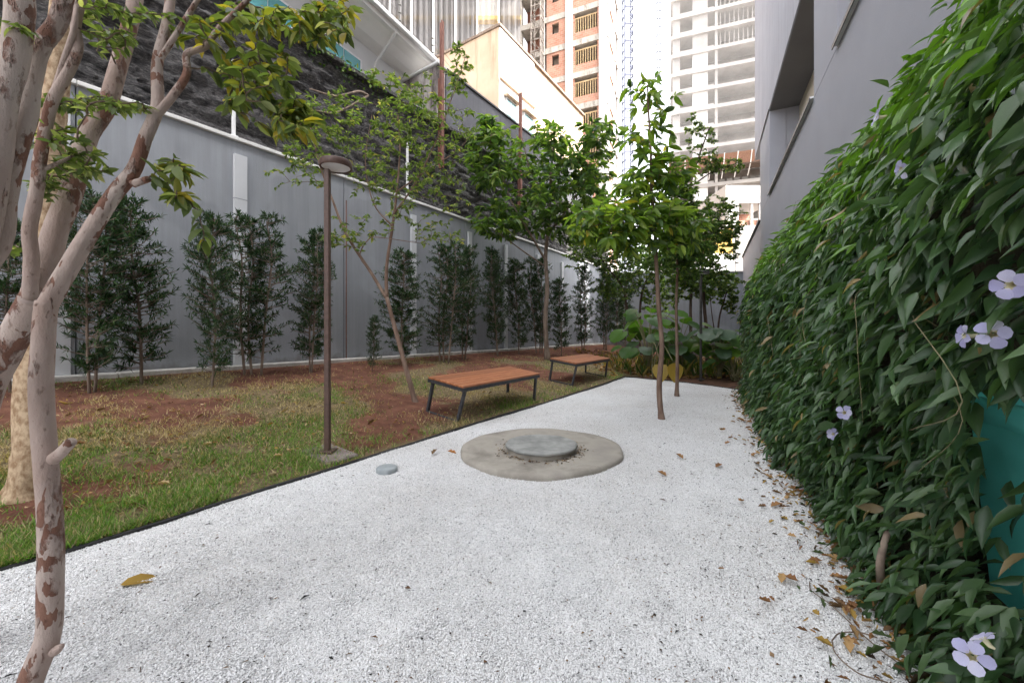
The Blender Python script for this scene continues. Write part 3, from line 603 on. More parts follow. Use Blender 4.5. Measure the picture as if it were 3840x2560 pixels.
# ------------------------------------------------------------------ brick tower under construction
def towerframe(c, d):
    d = nrm(np.array(d, float)); q = np.array([-d[1], d[0], 0.])       # x along the face, y into the building
    return lambda v: np.outer(v[:, 0], d) + np.outer(v[:, 1], q) + np.outer(v[:, 2], [0, 0, 1]) + c
tc_ = np.array([8.71, 38., 0.])
fr = towerframe(tc_, (.913, -.407, 0)); fl = lambda x0_, y0_, z0_, x1_, y1_, z1_: box((-x1_, y0_, z0_), (-x0_, y1_, z1_), fr)
bt = thing('brick_tower', 'unfinished brick and concrete tower with open windows and pale columns', 'building', tc_)
FH = 3.08; ZB = 22.5
obj('core_wall', *fl(.9, 3.2, 6, 8.4, 5.5, ZB + 8.3 * FH), M['void'], bt)
obj('bay_wall', *fl(6.95, 1.6, 6, 8.5, 1.8, ZB + 8.3 * FH), M['redvoid'], bt)
for a, b_, n_ in ((-.12, .62, 'column'), (3.15, 3.85, 'column'), (8.45, 8.7, 'column'), (6.0, 6.3, 'column')):
    obj(n_, *fl(a, -.18, 4, b_, .5, ZB + 8.4 * FH), M['wcon'] if a < 4 else M['slab'], bt)
for k_ in range(-5, 9):
    z = ZB + k_ * FH
    obj('slab', *fl(-.1, -.08, z - .27, 8.6, 3.5, z + .27), M['slab'], bt)
    obj('brick_sill', *fl(.64, .0, z + .27, 3.13, .2, z + 1.0), M['brick'], bt)
    obj('brick_jamb', *fl(.64, .002, z + 1.0, .80, .2, z + FH - .27), M['brick'], bt); obj('brick_jamb', *fl(2.98, .002, z + 1.0, 3.13, .2, z + FH - .27), M['brick'], bt)
    mb = MB()
    for j in range(9): a = .95 + j * .235; mb.add(*fl(a, .06, z + 1.0, a + .075, .12, z + FH - .75))
    mb.add(*fl(.80, .07, z + FH - .75, 2.98, .14, z + FH - .62)); mb.build('window_bars', M['timber'], bt)
    for a, b_, c_, d_ in ((3.9, 5.8, .27, 1.55), (3.9, 4.55, 1.55, FH - .27), (5.25, 5.8, 1.55, FH - .27), (4.55, 5.25, 2.55, FH - .27)):
        obj('brick_panel', *fl(a, .0, z + c_, b_, .2, z + d_), M['brick'], bt)
    obj('window_opening', *fl(4.55, .6, z + 1.5, 5.25, .66, z + 2.6), M['void'], bt)
    # side towards the sun
    obj('side_slab', *box((.1, -.1, z - .27), (.28, 5.6, z + .27), fr), M['wcon'], bt)
    for q in range(2): obj('brick_panel', *box((.0, .6 + q * 2.6, z + .27), (.16, 2.4 + q * 2.6, z + (1.3 if q % 2 else 2.81)), fr), M['brick'], bt)
    obj('bracket', *tube(fr(np.array([(.25, .3, z - .2), (1.15, .6, z + .9)])), .06, 5), M['metal_white'], bt)
for q in range(3): obj('side_column', *box((.0, -.05 + q * 2.55, 4), (.22, .5 + q * 2.55, ZB + 8.4 * FH), fr), M['wcon'], bt)
def mast(name, lab, base, wd_, h0, h1, step, mat, fr_=None):
    t = thing(name, lab, 'mast', base); f_ = fr_ or (lambda v: v + base); r = wd_ * .055
    for x in (0, wd_):
        for y in (0, wd_): obj('rail', *box((x - r, y - r, h0), (x + r, y + r, h1), f_), mat, t)
    z = h0; i = 0
    sr = None
    while z < h1 - step:
        mb = MB()
        for y in (0,):
            mb.box((0, y - r * .7, z - r), (wd_, y + r * .7, z + r), f_); a, b_ = ((0, y, z), (wd_, y, z + step)) if i % 2 else ((wd_, y, z), (0, y, z + step)); mb.tube(f_(np.array([a, b_])), r * .8, 4)
        for x in (0, wd_): mb.box((x - r * .7, 0, z - r), (x + r * .7, wd_, z + r), f_)
        mb.build('lattice_section', mat, t); z += step; i += 1
    return t
lf = lambda v: fr(v + np.array([-6.95, -1.25, 0])); mast('hoist_mast', 'steel lattice hoist mast climbing the brick tower', fr(np.array([[-6.95, -1.25, 0]]))[0], .95, 4, 48, 1.1, M['scaff'], lf)
b_ = P(2342, 0, 60) * [1, 1, 0]; mast('crane_mast', 'blue grey lattice crane mast nearest the brick tower', b_, 1.25, 0, 75, 1.25, M['steel_blue'])
b_ = P(2464, 0, 70) * [1, 1, 0]; mast('crane_mast', 'thinner blue grey crane mast beside the white tower', b_, .72, 0, 90, 1.4, M['steel_blue'])

# ------------------------------------------------------------------ pale tower behind a net
wc = P(2520, 0, 65) * [1, 1, 0]; wfr = towerframe(wc, (.94, -.342, 0)); wt = thing('white_tower', 'pale concrete tower under construction behind white safety netting', 'building', wc)
wb = lambda a, b: box(a, b, wfr); ZW = 35.6; FW = 2.98
def wx(px): k = (px - 1920) / F; return (k * wc[1] - wc[0]) / (.94 + .342 * k)
WX = {p: wx(p) for p in (2550, 2597, 2654, 2677, 2681, 2691, 2850)}
obj('core', *wb((.6, 3.0, 4), (20, 14, ZW + 9.4 * FW)), M['wvoid'], wt)
for k_ in range(-10, 10):
    z = ZW + k_ * FW
    obj('slab', *wb((-.15, -.35, z - .28), (20, 4, z + .22)), M['wcon'], wt)
    if k_ > -6:
        obj('wall_pier', *wb((.1, 0, z + .22), (WX[2550], .25, z + FW - .28)), M['wcon'], wt)
        obj('wall_panel', *wb((WX[2597], 0, z + .22), (WX[2654], .25, z + FW - .28)), M['white'] if k_ < 3 else M['wcon'], wt)
        obj('wall_panel', *wb((WX[2550], .02, z + .22), (WX[2597], .25, z + .75)), M['wcon'], wt)
        obj('wall_panel', *wb((WX[2654], .02, z + .22), (WX[2677], .25, z + .65)), M['wcon'], wt)
        obj('column', *wb((WX[2681], -.1, z + .22), (WX[2691], .4, z + FW - .28)), M['wcon'], wt)
        if k_ > 2:
            mb = MB()
            for j in range(14): a = WX[2691] + .4 + j * .62; mb.add(*wb((a, .5, z + .22), (a + .12, .62, z + FW - .28)))
            mb.build('shoring_props', M['wcon'], wt)
        else:
            mb = MB()
            for j in range(9): a = WX[2691] + .3 + j * 1.05; mb.add(*wb((a, .8, z + .22), (a + .78, .9, z + 1.0)))
            mb.build('stacked_blocks', M['wvoid'], wt)
V = wfr(np.array([(x, -.7 + .03 * math.sin(x * 2.1) + .03 * math.sin(z * .9 + x), z) for z in np.linspace(27, 66, 28) for x in np.linspace(-.3, 20, 60)])); Fc = [(i * 60 + j, i * 60 + j + 1, (i + 1) * 60 + j + 1, (i + 1) * 60 + j) for i in range(27) for j in range(59)]
obj('safety_net', V, Fc, M['net'], wt, True)
tr_ = obj('catch_platform', *wb((-.5, -2.6, 25.4), (20, -.5, 25.6)), M['bark_dark'], wt)
obj('platform_board', wfr(np.array([(-.5, -2.6, 25.6), (20, -2.6, 25.6), (20, -3.6, 26.9), (-.5, -3.6, 26.9), (-.5, -2.5, 25.6), (20, -2.5, 25.6), (20, -3.5, 26.9), (-.5, -3.5, 26.9)])), [(0, 1, 2, 3), (7, 6, 5, 4), (0, 4, 5, 1), (3, 2, 6, 7)], M['bark_red'], tr_)
for j in range(12): obj('platform_brace', *tube(wfr(np.array([(j * 1.75, -3.62, 26.95), (j * 1.75, -2.62, 25.55), (j * 1.75, -.4, 24.4)])), .07, 5), M['metal_white'], tr_)
# low white and yellow houses between the garden end and the tower
b_ = P(2760, 0, 30) * [1, 1, 0]; wb2 = thing('white_block', 'small white block with open brick window beside the grey building', 'building', b_)
xa, xb, xc = (P(p, 0, 30)[0] for p in (2722, 2770, 2900)); z1, z2, z3, z4 = (P(0, y, 30)[2] for y in (845, 760, 695, 1100))
obj('wall', *box((xa, 30, 0), (xc, 38, z1)), M['wcon'], wb2); obj('upper_wall', *box((xa, 30.002, z2), (xc, 38, z3)), M['wcon'], wb2)
obj('pier', *box((xa, 30.004, z1), (xb, 38, z2)), M['wcon'], wb2); obj('room_wall', *box((xb, 33, z1), (xc, 33.2, z2)), M['brick'], wb2); obj('sill_wall', *box((xb, 30.3, z1), (xc, 30.5, z1 + .45)), M['brick'], wb2)
for q in range(3): obj('post', *box((xb + .95 + q * .62, 30.1, z1), (xb + 1.12 + q * .62, 30.25, z2)), M['wcon'], wb2)
xa, xb = (P(p, 0, 26)[0] for p in (2560, 2748)); yh = thing('yellow_house', 'low sunlit yellow house seen through the far trees', 'house', ((xa + xb) / 2, 26, 0)); z1, z2 = P(0, 950, 26)[2], P(0, 868, 26)[2]
obj('wall', *box((xa, 26, 0), (xb, 30, z1)), M['white'], yh); obj('gable', [(xa, 26.002, z1), (xb, 26.002, z1), (xb, 26.002, z2 + .3), (xa, 26.002, z1 + .25), (xa, 30, z1), (xb, 30, z1), (xb, 30, z2 + .3), (xa, 30, z1 + .25)], [(0, 1, 2, 3), (7, 6, 5, 4), (0, 4, 5, 1), (1, 5, 6, 2), (2, 6, 7, 3), (3, 7, 4, 0)], M['yellow'], yh)
b_ = P(2762, 0, 17.9) * [1, 1, 0]; ep_ = thing('fence_mast', 'thin white mast with black insulators at the garden corner', 'fence support', b_ + [0, .1, 3.9])
obj('rod', *tube([b_ + [0, .1, 3.6], b_ + [0, .1, P(0, 860, 18)[2]]], .025, 6), M['metal_white'], ep_)
for y in (905, 930, 950, 968, 985): obj('insulator', *tube([P(2755, y, 18.), P(2769, y, 18.)], .035, 6), M['metal_dark'], ep_)
# end wall of the garden
ew = thing('end_wall', 'grey wall closing the far end of the garden', 'wall', (7, 18.1, 0)); a = np.array([3.6, 18.5, 0]); d_ = nrm(np.array([6.9, -.6, 0])); efr = towerframe(a, d_); lnw = 7.0
for j in range(3): obj('wall_panel', *bbox((j * lnw / 3 + .005, 0, -.05), ((j + 1) * lnw / 3 - .005, .15, 3.72), efr, .006), M['wall'], ew)
obj('coping', *bbox((-.02, -.05, 3.723), (lnw + .02, .2, 3.78), efr), M['coping'], ew)

# ------------------------------------------------------------------ grey building on the right
BM = 1.4; RD = np.array([.4305, .903, 0.]); RN = np.array([.903, -.4305, 0.])
bo = RN * BM; yo = lambda Y: (Y - bo[1]) / RD[1]
rfr = lambda v: np.outer(v[:, 0], RD) + np.outer(v[:, 1], RN) + np.outer(v[:, 2], [0, 0, 1]) + bo
rb = thing('grey_building', 'grey violet rendered building above the hedge with deep horizontal openings', 'building', rfr(np.array([[5., .2, 0]]))[0])
SZ, TZ, HT = 4.5, 6.62, 19.2
u = {k_: yo(v_) for k_, v_ in dict(a=-9., b=.6, c=4.886, d=5.96, e=10.2, f=12.0, g=13.2, h=18.).items()}
obj('lower_wall', *bbox((u['a'], 0, 0), (u['f'], .35, SZ), rfr, .01), M['bldg'], rb)
obj('parapet_wall', *bbox((u['f'] + .004, .01, 0), (u['h'], .3, SZ - .16), rfr, .01), M['bldg'], rb)
obj('parapet_coping', *bbox((u['f'] + .01, -.05, SZ - .157), (u['h'] + .02, .34, SZ - .11), rfr), M['metal_dark'], rb)
for n_, a, b_ in (('pier', 'e', 'f'), ('pier', 'c', 'd'), ('pier', 'a', 'b')): obj(n_, *bbox((u[a], .002, SZ + .002), (u[b_], .35, TZ - .002), rfr, .006), M['bldg'], rb)
# upper storey as vertical boarded-concrete bands
xs = np.arange(u['a'], u['g'], .9)
for i, x in enumerate(xs):
    x2 = min(x + .9, u['g']); obj('facade_band', *bbox((x + .002, -.012, TZ), (x2 - .002, .34, HT), rfr, .005), M['bldg_board'], rb)
obj('soffit', *box((u['a'], .341, TZ + .02), (u['g'], 3.0, TZ + .3), rfr), M['bldg_dark'], rb)
obj('upper_core', *box((u['a'], .35, TZ + .31), (u['g'] - .02, 9, HT - .1), rfr), M['bldg'], rb)
obj('reflection_panel', *box((u['a'], .62, SZ - .3), (u['e'] + .02, .7, TZ + .01), rfr), M['beige_refl'], rb)  # beige panel standing in for the building mirrored in the window glass
obj('jamb', *box((u['e'] + .021, .351, SZ - .3), (u['e'] + .2, .62, TZ), rfr), M['bldg'], rb)
obj('soffit_board', *box((u['a'], .01, TZ - .03), (u['e'], .62, TZ - .001), rfr), M['bldg_dark'], rb)
for a, b_ in (('d', 'e'), ('b', 'c')):
    s_ = obj('window_sill', *bbox((u[a] + .005, -.05, SZ + .003), (u[b_] - .005, .4, SZ + .035), rfr), M['metal_white'], rb); obj('drip_edge', *box((u[a] + .004, -.056, SZ - .03), (u[b_] - .004, -.046, SZ + .02), rfr), M['metal_dark'], s_)
for i in range(4):
    a = u['d'] + .5 + i * .8; tag(obj('mirrored_cable', *tube(rfr(catmull([(a, .60, TZ - .05), (a + .02, .59, TZ - .9), (a + .0 + .05 * i, .60, SZ + .6), (a + .03, .59, SZ + .2)], 4)), .006, 5), M['metal_dark'], rb))  # cables of the mirrored view, modelled in front of the panel
obj('unseen_shade_block', *box((yo(14.3), 4.2, 0), (yo(20.), 9, HT - .2), rfr), M['bldg'], rb)  # unseen block added to shade the end wall, leaving a slot of sun
obj('wall_line', *tube(rfr(np.array([(u['e'] - .02, -.02, TZ), (u['g'], -.02, TZ - .02)])), .012, 5), M['metal_dark'], rb)

# ------------------------------------------------------------------ manhole, lids, lamps, benches, planter
mc = np.array([.26, 3.785, 0.])
mh = thing('manhole', 'round concrete manhole ring with raised lid set in white gravel', 'manhole', mc)
pr = [(0, .028), (.33, .030), (.50, .036), (.66, .040), (.715, .040), (.735, .030), (.743, .012), (.745, -.06)]
v, f = lathe(pr, 72, mc); ang = np.arctan2(v[:, 1] - mc[1], v[:, 0] - mc[0]); rad = np.hypot(v[:, 0] - mc[0], v[:, 1] - mc[1])
v[:, :2] = mc[:2] + (v[:, :2] - mc[:2]) * (1 + .012 * np.sin(3 * ang + 1) * (rad / .74) + .006 * np.sin(11 * ang))[:, None]; v[:, 2] += .012 * (v[:, 0] - mc[0]) + .004 * np.sin(5 * ang) * (rad > .3)
obj('ring', v, f, M['concrete'], mh, True)
lc = np.array([.265, 3.69, 0.])
obj('neck', *lathe([(.300, .025), (.297, .085)], 56, lc), M['concrete'], mh, True)
v, f = lathe([(0, .098), (.2, .100), (.30, .101), (.318, .097), (.322, .088), (.32, .074), (.29, .07)], 64, lc); v[:, :2] += .004 * np.sin(np.arctan2(v[:, 1] - lc[1], v[:, 0] - lc[0]) * 9)[:, None]
ld_ = obj('lid', v, f, M['lid'], mh, True)
n = 420; a = rng.uniform(0, 6.28, n); r_ = .325 + np.abs(rng.normal(0, .045, n)); p = np.c_[lc[0] + r_ * np.cos(a), lc[1] + r_ * np.sin(a), np.full(n, .042)]
foliage('grit', 'small', p, rng.normal(0, 1, (n, 3)) * [1, 1, .2], rng.normal(0, .4, (n, 3)) + [0, 0, 1], rng.uniform(.008, .03, n), rng.uniform(.006, .016, n), mixcol(n, [(.12, .07, .04), (.3, .22, .15), (.06, .04, .03)]), M['dry'], mh)
gl = G(1451, 1762); tg_ = thing('access_lid', 'small round pale grey plastic lid in the gravel near the lamp post', 'lid', gl)
obj('cap', *lathe([(0, .030), (.068, .030), (.077, .026), (.082, .018), (.082, -.02)], 40, gl), M['greylid'], tg_, True)
obj('grip', *lathe([(0, .033), (.014, .033), (.018, .0302)], 16, gl), M['greylid'], tg_, True)

def lamp(lab, base, h, mats, pad=True, d=(.06, .03)):
    t = thing('garden_lamp', lab, 'lamp', base, 'garden lamps'); b = base
    if pad:
        v, f = bbox((-.19, -.15, -.05), (.22, .15, .028), None, .012); a = R(-32); v = np.c_[v[:, 0] * math.cos(a) - v[:, 1] * math.sin(a), v[:, 0] * math.sin(a) + v[:, 1] * math.cos(a), v[:, 2]]; v[:, 2] += .10 * (NX * v[:, 0] + NY * v[:, 1]); v[:, :2] += .02 * (fbm(v[:, 0] * 7, v[:, 1] * 7) - .5)[:, None]
        obj('pad', v + b, f, M['pad'], t)
    obj('pole', *bbox(b + [-.023, -.023, -.02], b + [.023, .023, h - .03], None, .006), mats, t)
    obj('foot_plate', *bbox(b + [-.06, -.06, .02], b + [.06, .06, .045], None, .004), mats, t)
    c = b + [d[0], d[1], h]; hd_ = obj('head', *lathe([(.118, -.005), (.128, -.012), (.133, -.008), (.133, .044), (.128, .05), (0, .052)], 48, c), mats, t, True)
    obj('diffuser', *lathe([(0, -.004), (.10, -.004), (.1178, -.001)], 40, c), M['diffuser'], hd_, True)
    return t
lb = L(1228, 1705); lamp('brown lamp post with flat round head at the lawn edge', lb, P(0, 622, lb[1])[2] - lb[2], M['brown'])
lb2 = G(2628, 1428, .01); lamp('dark lamp post half hidden among the far trees and big leaves', lb2, P(0, 1026, lb2[1])[2], M['metal_dark'], False)

# benches stand on the slope, so they lean with it
bu = np.array([.547, .837, 0.]); bv = nrm(np.array([-.837, .547, SL])); bw = np.cross(bu, bv)
def bench(loc, lab):
    t = bpy.data.objects.new('garden_bench', None); COL.objects.link(t); ORG[t.name] = np.zeros(3)
    tag(t, lab, 'bench', 'backless garden benches'); Lh, Wh, Ht = .915, .29, .45
    for i in range(6):
        a = -Wh + i * (2 * Wh / 6); obj('plank', *bbox((-Lh, a + .004, Ht - .026 + rng.normal(0, .0008)), (Lh, a + 2 * Wh / 6 - .004, Ht), None, .005), M['bench'], t)
    for s in (-1, 1): obj('rail', *bbox((-Lh, s * (Wh - .013) - .013, Ht - .072), (Lh, s * (Wh - .013) + .013, Ht - .0275), None, .003), M['frame_dark'], t)
    for s in (-1, 1): obj('cross_bar', *bbox((s * (Lh - .02) - .016, -Wh + .027, Ht - .068), (s * (Lh - .02) + .016, Wh - .027, Ht - .03), None, .003), M['frame_dark'], t)
    for s in (-1, 1):
        for q in (-1, 1):
            p = np.array([(s * (Lh - .07), q * (Wh - .03), Ht - .07), (s * (Lh - .01), q * (Wh - .045), -.01)]); v, f = bbox((-.022, -.016, 0), (.022, .016, 1), None, .003)
            v = p[1] + v[:, 2:3] * (p[0] - p[1]) + np.c_[v[:, 0], v[:, 1], 0 * v[:, 0]]; obj('leg', v, f, M['frame_dark'], t)
        obj('foot_rail', *bbox((s * (Lh - .01) - .022, -Wh + .064, -.008), (s * (Lh - .01) + .022, Wh - .064, .024), None, .003), M['frame_dark'], t)
    Mx = Matrix.Identity(4)
    for r_ in range(3): Mx[r_][0] = bu[r_]; Mx[r_][1] = bv[r_]; Mx[r_][2] = bw[r_]; Mx[r_][3] = loc[r_]
    t.matrix_world = Mx; return t
ctop = np.array([-.305, 5.70, .505]); bench(ctop - bw * .45, 'backless bench of orange timber planks, nearer of the two on the lawn')
b2 = ctop - bw * .45 + np.array([1.80, 3.02, 0]); b2[2] = zlawn(b2[0], b2[1]) + .01; bench(b2, 'backless timber bench farther back, beside the slender tree trunk')

# teal planter behind the near end of the hedge
pc = np.array([1.93, 1.36, 0.]); pa = R(-25.4); ph = .86
pt = thing('planter', 'tall teal plastic planter at the near end of the hedge', 'planter', pc)
def rrect(w_, d_, r_, z, k=6):
    o = []
    for cx, cy, a0 in ((w_ - r_, d_ - r_, 0), (-w_ + r_, d_ - r_, 90), (-w_ + r_, -d_ + r_, 180), (w_ - r_, -d_ + r_, 270)):
        for j in range(k + 1): a = R(a0 + 90 * j / k); x = cx + r_ * math.cos(a); y = cy + r_ * math.sin(a); o.append((pc[0] + x * math.cos(pa) - y * math.sin(pa), pc[1] + x * math.sin(pa) + y * math.cos(pa), z))
    return o
def loft(rows):
    m_ = len(rows[0]); v = [p for r_ in rows for p in r_]; f = [(i * m_ + j, i * m_ + (j + 1) % m_, (i + 1) * m_ + (j + 1) % m_, (i + 1) * m_ + j) for i in range(len(rows) - 1) for j in range(m_)]; return v, f
obj('body', *loft([rrect(.12, .10, .05, .0), rrect(.165, .145, .05, .025), rrect(.185, .165, .05, .10), rrect(.225, .20, .045, ph - .09), rrect(.227, .202, .045, ph - .085)]), M['teal'], pt, True)
obj('rim', *loft([rrect(.229, .204, .045, ph - .084), rrect(.26, .235, .045, ph - .084), rrect(.265, .24, .045, ph - .02), rrect(.26, .235, .045, ph), rrect(.235, .21, .04, ph), rrect(.227, .202, .04, ph - .06)]), M['teal'], pt, True)
v, f = loft([rrect(.227, .202, .04, ph - .05)]); obj('soil', v, [tuple(range(len(v)))], M['tealdark'], pt)

# ------------------------------------------------------------------ hedge of climbing vine
hg = thing('vine_hedge', 'tall dense hedge of dark green drooping leaves with lavender flowers', 'hedge', hedge_pt(4, -.25))
HTOP = 2.26; UE = 8.62
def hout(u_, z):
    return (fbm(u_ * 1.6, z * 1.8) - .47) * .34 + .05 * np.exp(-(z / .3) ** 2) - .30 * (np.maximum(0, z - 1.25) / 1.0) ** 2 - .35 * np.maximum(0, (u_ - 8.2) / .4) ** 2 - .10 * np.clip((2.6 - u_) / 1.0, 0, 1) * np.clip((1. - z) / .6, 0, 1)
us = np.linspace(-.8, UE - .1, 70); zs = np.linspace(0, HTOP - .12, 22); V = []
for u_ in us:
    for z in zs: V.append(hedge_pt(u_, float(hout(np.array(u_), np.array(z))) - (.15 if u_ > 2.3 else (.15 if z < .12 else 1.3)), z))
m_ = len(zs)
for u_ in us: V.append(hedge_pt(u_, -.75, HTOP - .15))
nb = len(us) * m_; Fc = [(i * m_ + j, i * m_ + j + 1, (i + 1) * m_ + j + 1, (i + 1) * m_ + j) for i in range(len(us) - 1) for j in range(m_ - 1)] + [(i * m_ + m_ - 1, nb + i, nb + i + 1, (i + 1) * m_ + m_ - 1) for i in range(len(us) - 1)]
obj('dark_backing', V, Fc, M['inner'], hg)  # dark sheet behind the leaves, standing in for shaded gaps
# leaves: uniform over the face, on top and round the far end
n = 30000; u_ = rng.uniform(-.5, UE, n); z = rng.uniform(.0, HTOP + .02, n); keep = rng.random(n) < np.clip(1.25 - .02 * u_, .3, 1)
gpx = 1920 + F * (H0[0] + HD[0] * u_) / np.maximum(.2, HD[1] * u_); gpy = HZ + F * (HC - z) / np.maximum(.2, HD[1] * u_)
gapp = (gpx > 3655) & (gpy > 1470) & (gpy < 2260); keep &= ~gapp | (rng.random(n) < .16); u_ = u_[keep]; z = z[keep]
z = z + .14 * (fbm(u_ * 1.4, u_ * 0 + 2.) - .47) * (z > 1.9); n = len(u_); dep = -np.abs(rng.normal(0, .07, n)) + rng.exponential(.018, n)
o_ = hout(u_, z) + dep; o_ = np.where(gapp[keep], o_ - .05, o_)
pos = H0 + np.outer(u_, HD) + np.outer(o_, HO) + np.c_[0 * u_, 0 * u_, z + .02]
nt2 = 5200; ut = rng.uniform(-.5, UE, nt2); od = rng.uniform(-.75, -.05, nt2); zt = HTOP + .05 - .25 * np.maximum(0, od + .35) + rng.normal(0, .05, nt2) + .14 * (fbm(ut * 1.4, ut * 0 + 2.) - .47) - .5 * np.maximum(0, ut - 8.3)
pt2 = H0 + np.outer(ut, HD) + np.outer(od - .15, HO) + np.c_[0 * ut, 0 * ut, zt]
ax1 = HO * rng.uniform(.2, 1.05, (n, 1)) + np.array([0, 0, -1]) * rng.uniform(.15, 1.05, (n, 1)) + HD * rng.normal(0, .6, (n, 1)); nr1 = HO * .5 + np.array([0, 0, .8]) + rng.normal(0, .5, (n, 3))
ax2 = HO * rng.uniform(.2, 1, (nt2, 1)) + np.array([0, 0, 1]) * rng.uniform(-.5, .35, (nt2, 1)) + HD * rng.normal(0, .7, (nt2, 1)); nr2 = np.array([0, 0, 1.]) + rng.normal(0, .35, (nt2, 3))
pos = np.vstack([pos, pt2]); ax = np.vstack([ax1, ax2]); nr_ = np.vstack([nr1, nr2]); zz = pos[:, 2]; n = len(pos)
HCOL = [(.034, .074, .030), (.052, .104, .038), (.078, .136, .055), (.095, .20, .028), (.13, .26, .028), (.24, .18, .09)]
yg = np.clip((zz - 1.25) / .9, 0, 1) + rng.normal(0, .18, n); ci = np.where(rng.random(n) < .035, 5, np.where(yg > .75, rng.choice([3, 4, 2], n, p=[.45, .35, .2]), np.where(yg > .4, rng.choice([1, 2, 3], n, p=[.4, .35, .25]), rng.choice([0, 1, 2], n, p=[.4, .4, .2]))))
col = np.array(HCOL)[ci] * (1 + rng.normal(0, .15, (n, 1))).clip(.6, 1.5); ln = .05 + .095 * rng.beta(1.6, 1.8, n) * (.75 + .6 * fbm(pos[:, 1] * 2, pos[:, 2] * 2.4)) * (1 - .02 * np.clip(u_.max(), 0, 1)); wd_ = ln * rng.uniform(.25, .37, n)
qx = 1920 + F * pos[:, 0] / np.maximum(.1, pos[:, 1]); qy = HZ + F * (HC - pos[:, 2]) / np.maximum(.1, pos[:, 1]); hole = (qx > 3665 + .10 * (qy - 1500)) & (qx < 4600) & (qy > 1455) & (qy < 2270) & (rng.random(n) < .86)
camd = np.where(hole, 0, np.linalg.norm(pos - [0, 0, HC], axis=1)); out_ok = np.r_[dep > -.06, np.ones(nt2, bool)]; ok = camd > .55; score = ln * (out_ok + .25) * ok
a, b_ = split(300, pos, score); b_ = b_[ok[b_]]
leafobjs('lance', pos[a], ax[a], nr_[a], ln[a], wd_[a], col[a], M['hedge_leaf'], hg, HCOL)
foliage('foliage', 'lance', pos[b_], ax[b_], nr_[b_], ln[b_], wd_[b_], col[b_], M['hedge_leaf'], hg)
# stems, hanging shoots and runners on the gravel
for q in range(34):
    a = rng.uniform(1.3, 8); z = rng.uniform(.4, 2.25); o0 = float(hout(np.array(a), np.array(z)))
    p = [hedge_pt(a, o0 - .08, z), hedge_pt(a + rng.normal(0, .08), o0 + .05, z + rng.uniform(-.05, .12)), hedge_pt(a + rng.normal(0, .15), o0 + rng.uniform(.04, .10), z - rng.uniform(.05, .25)), hedge_pt(a + rng.normal(0, .2), o0 + rng.uniform(.0, .06), z - rng.uniform(.15, .45))]
    p = [np.maximum(x, [-9, -9, .02]) for x in p]; obj('vine_stem', *tube(catmull(p, 5), rng.uniform(.0010, .0020), 5), M['stem'], hg, True)
for pts in (((3120, 2400), (3150, 2372), (3225, 2370), (3290, 2390)), ((3120, 2400), (3135, 2450), (3215, 2520), (3330, 2558)), ((3035, 2180), (3045, 2215), (3120, 2270), (3260, 2400), (3390, 2500)), ((3060, 1935), (3090, 1955), (3130, 1990), (3180, 2010))):
    obj('runner_stem', *tube(catmull([G(*p, .012) for p in pts], 6), .0022, 6), M['twig'], hg, True)
obj('woody_stem', *tube(catmull([G(3310, 2230, .0), P(3300, 2130, 1.62), P(3310, 2060, 1.64), P(3330, 1990, 1.7)], 6), np.linspace(.016, .011, 19), 7), M['bark_grey'], hg, True)
fl_ = template([0, .12, .4, .7, .92, 1], [0, .2, .42, .5, .34, 0], .3, .32); LT['petal'] = fl_
PC = [(.44, .42, .70), (.52, .50, .78), (.60, .58, .82)]
def flower(px, py, Y, r_, face, spin=0., lab=None):
    c = P(px, py, Y); fz = nrm(np.array(face, float)); a1 = nrm(np.cross(fz, [.1, .2, 1.])); a2 = np.cross(fz, a1)
    t = obj('flower', *tube([c - fz * r_ * 1.0 + [0, 0, r_ * .25], c - fz * r_ * .55, c - fz * r_ * .15, c + fz * .002], [r_ * .10, r_ * .22, r_ * .24, r_ * .34], 10, False), M['throat'], hg, True)
    if lab: t['label'] = lab
    for j in range(5):
        g = spin + j * 2 * math.pi / 5 + rng.normal(0, .07); d_ = a1 * math.cos(g) + a2 * math.sin(g)
        leafobjs('petal', np.array([c + d_ * r_ * .22]), np.array([d_ + fz * rng.uniform(.05, .65)]), np.array([fz]), r_ * rng.uniform(.8, 1.0), r_ * rng.uniform(.85, 1.1), np.array([PC[j % 3]]), M['petal'], t, PC, 'petal')
M['throat'] = mnoise('flower_throat', (.50, .46, .30), (.62, .58, .40), 20, .6)
hy = lambda px: .685 / ((px - 1920) / F - .475)
for px, py, r_, fc, dy in ((3722, 1252, .034, (-.75, -.6, .12), .05), (3618, 1258, .030, (-.9, .35, .1), .06), (3790, 1070, .034, (-.8, -.2, -.1), .06), (3645, 2460, .034, (-.6, -.5, .5), .16), (3690, 2395, .026, (-.3, .5, .6), .16),
                          (3167, 1547, .036, (-.8, -.4, .3), .10), (3125, 1627, .032, (-.8, -.3, .2), .10), (3005, 1843, .034, (-.5, -.5, .7), .12), (3380, 635, .034, (-.8, .2, -.1), .10), (3290, 440, .036, (-.8, .3, .2), .02)):
    flower(px, py, hy(px) - dy, r_ * .85, fc, rng.uniform(0, 6))

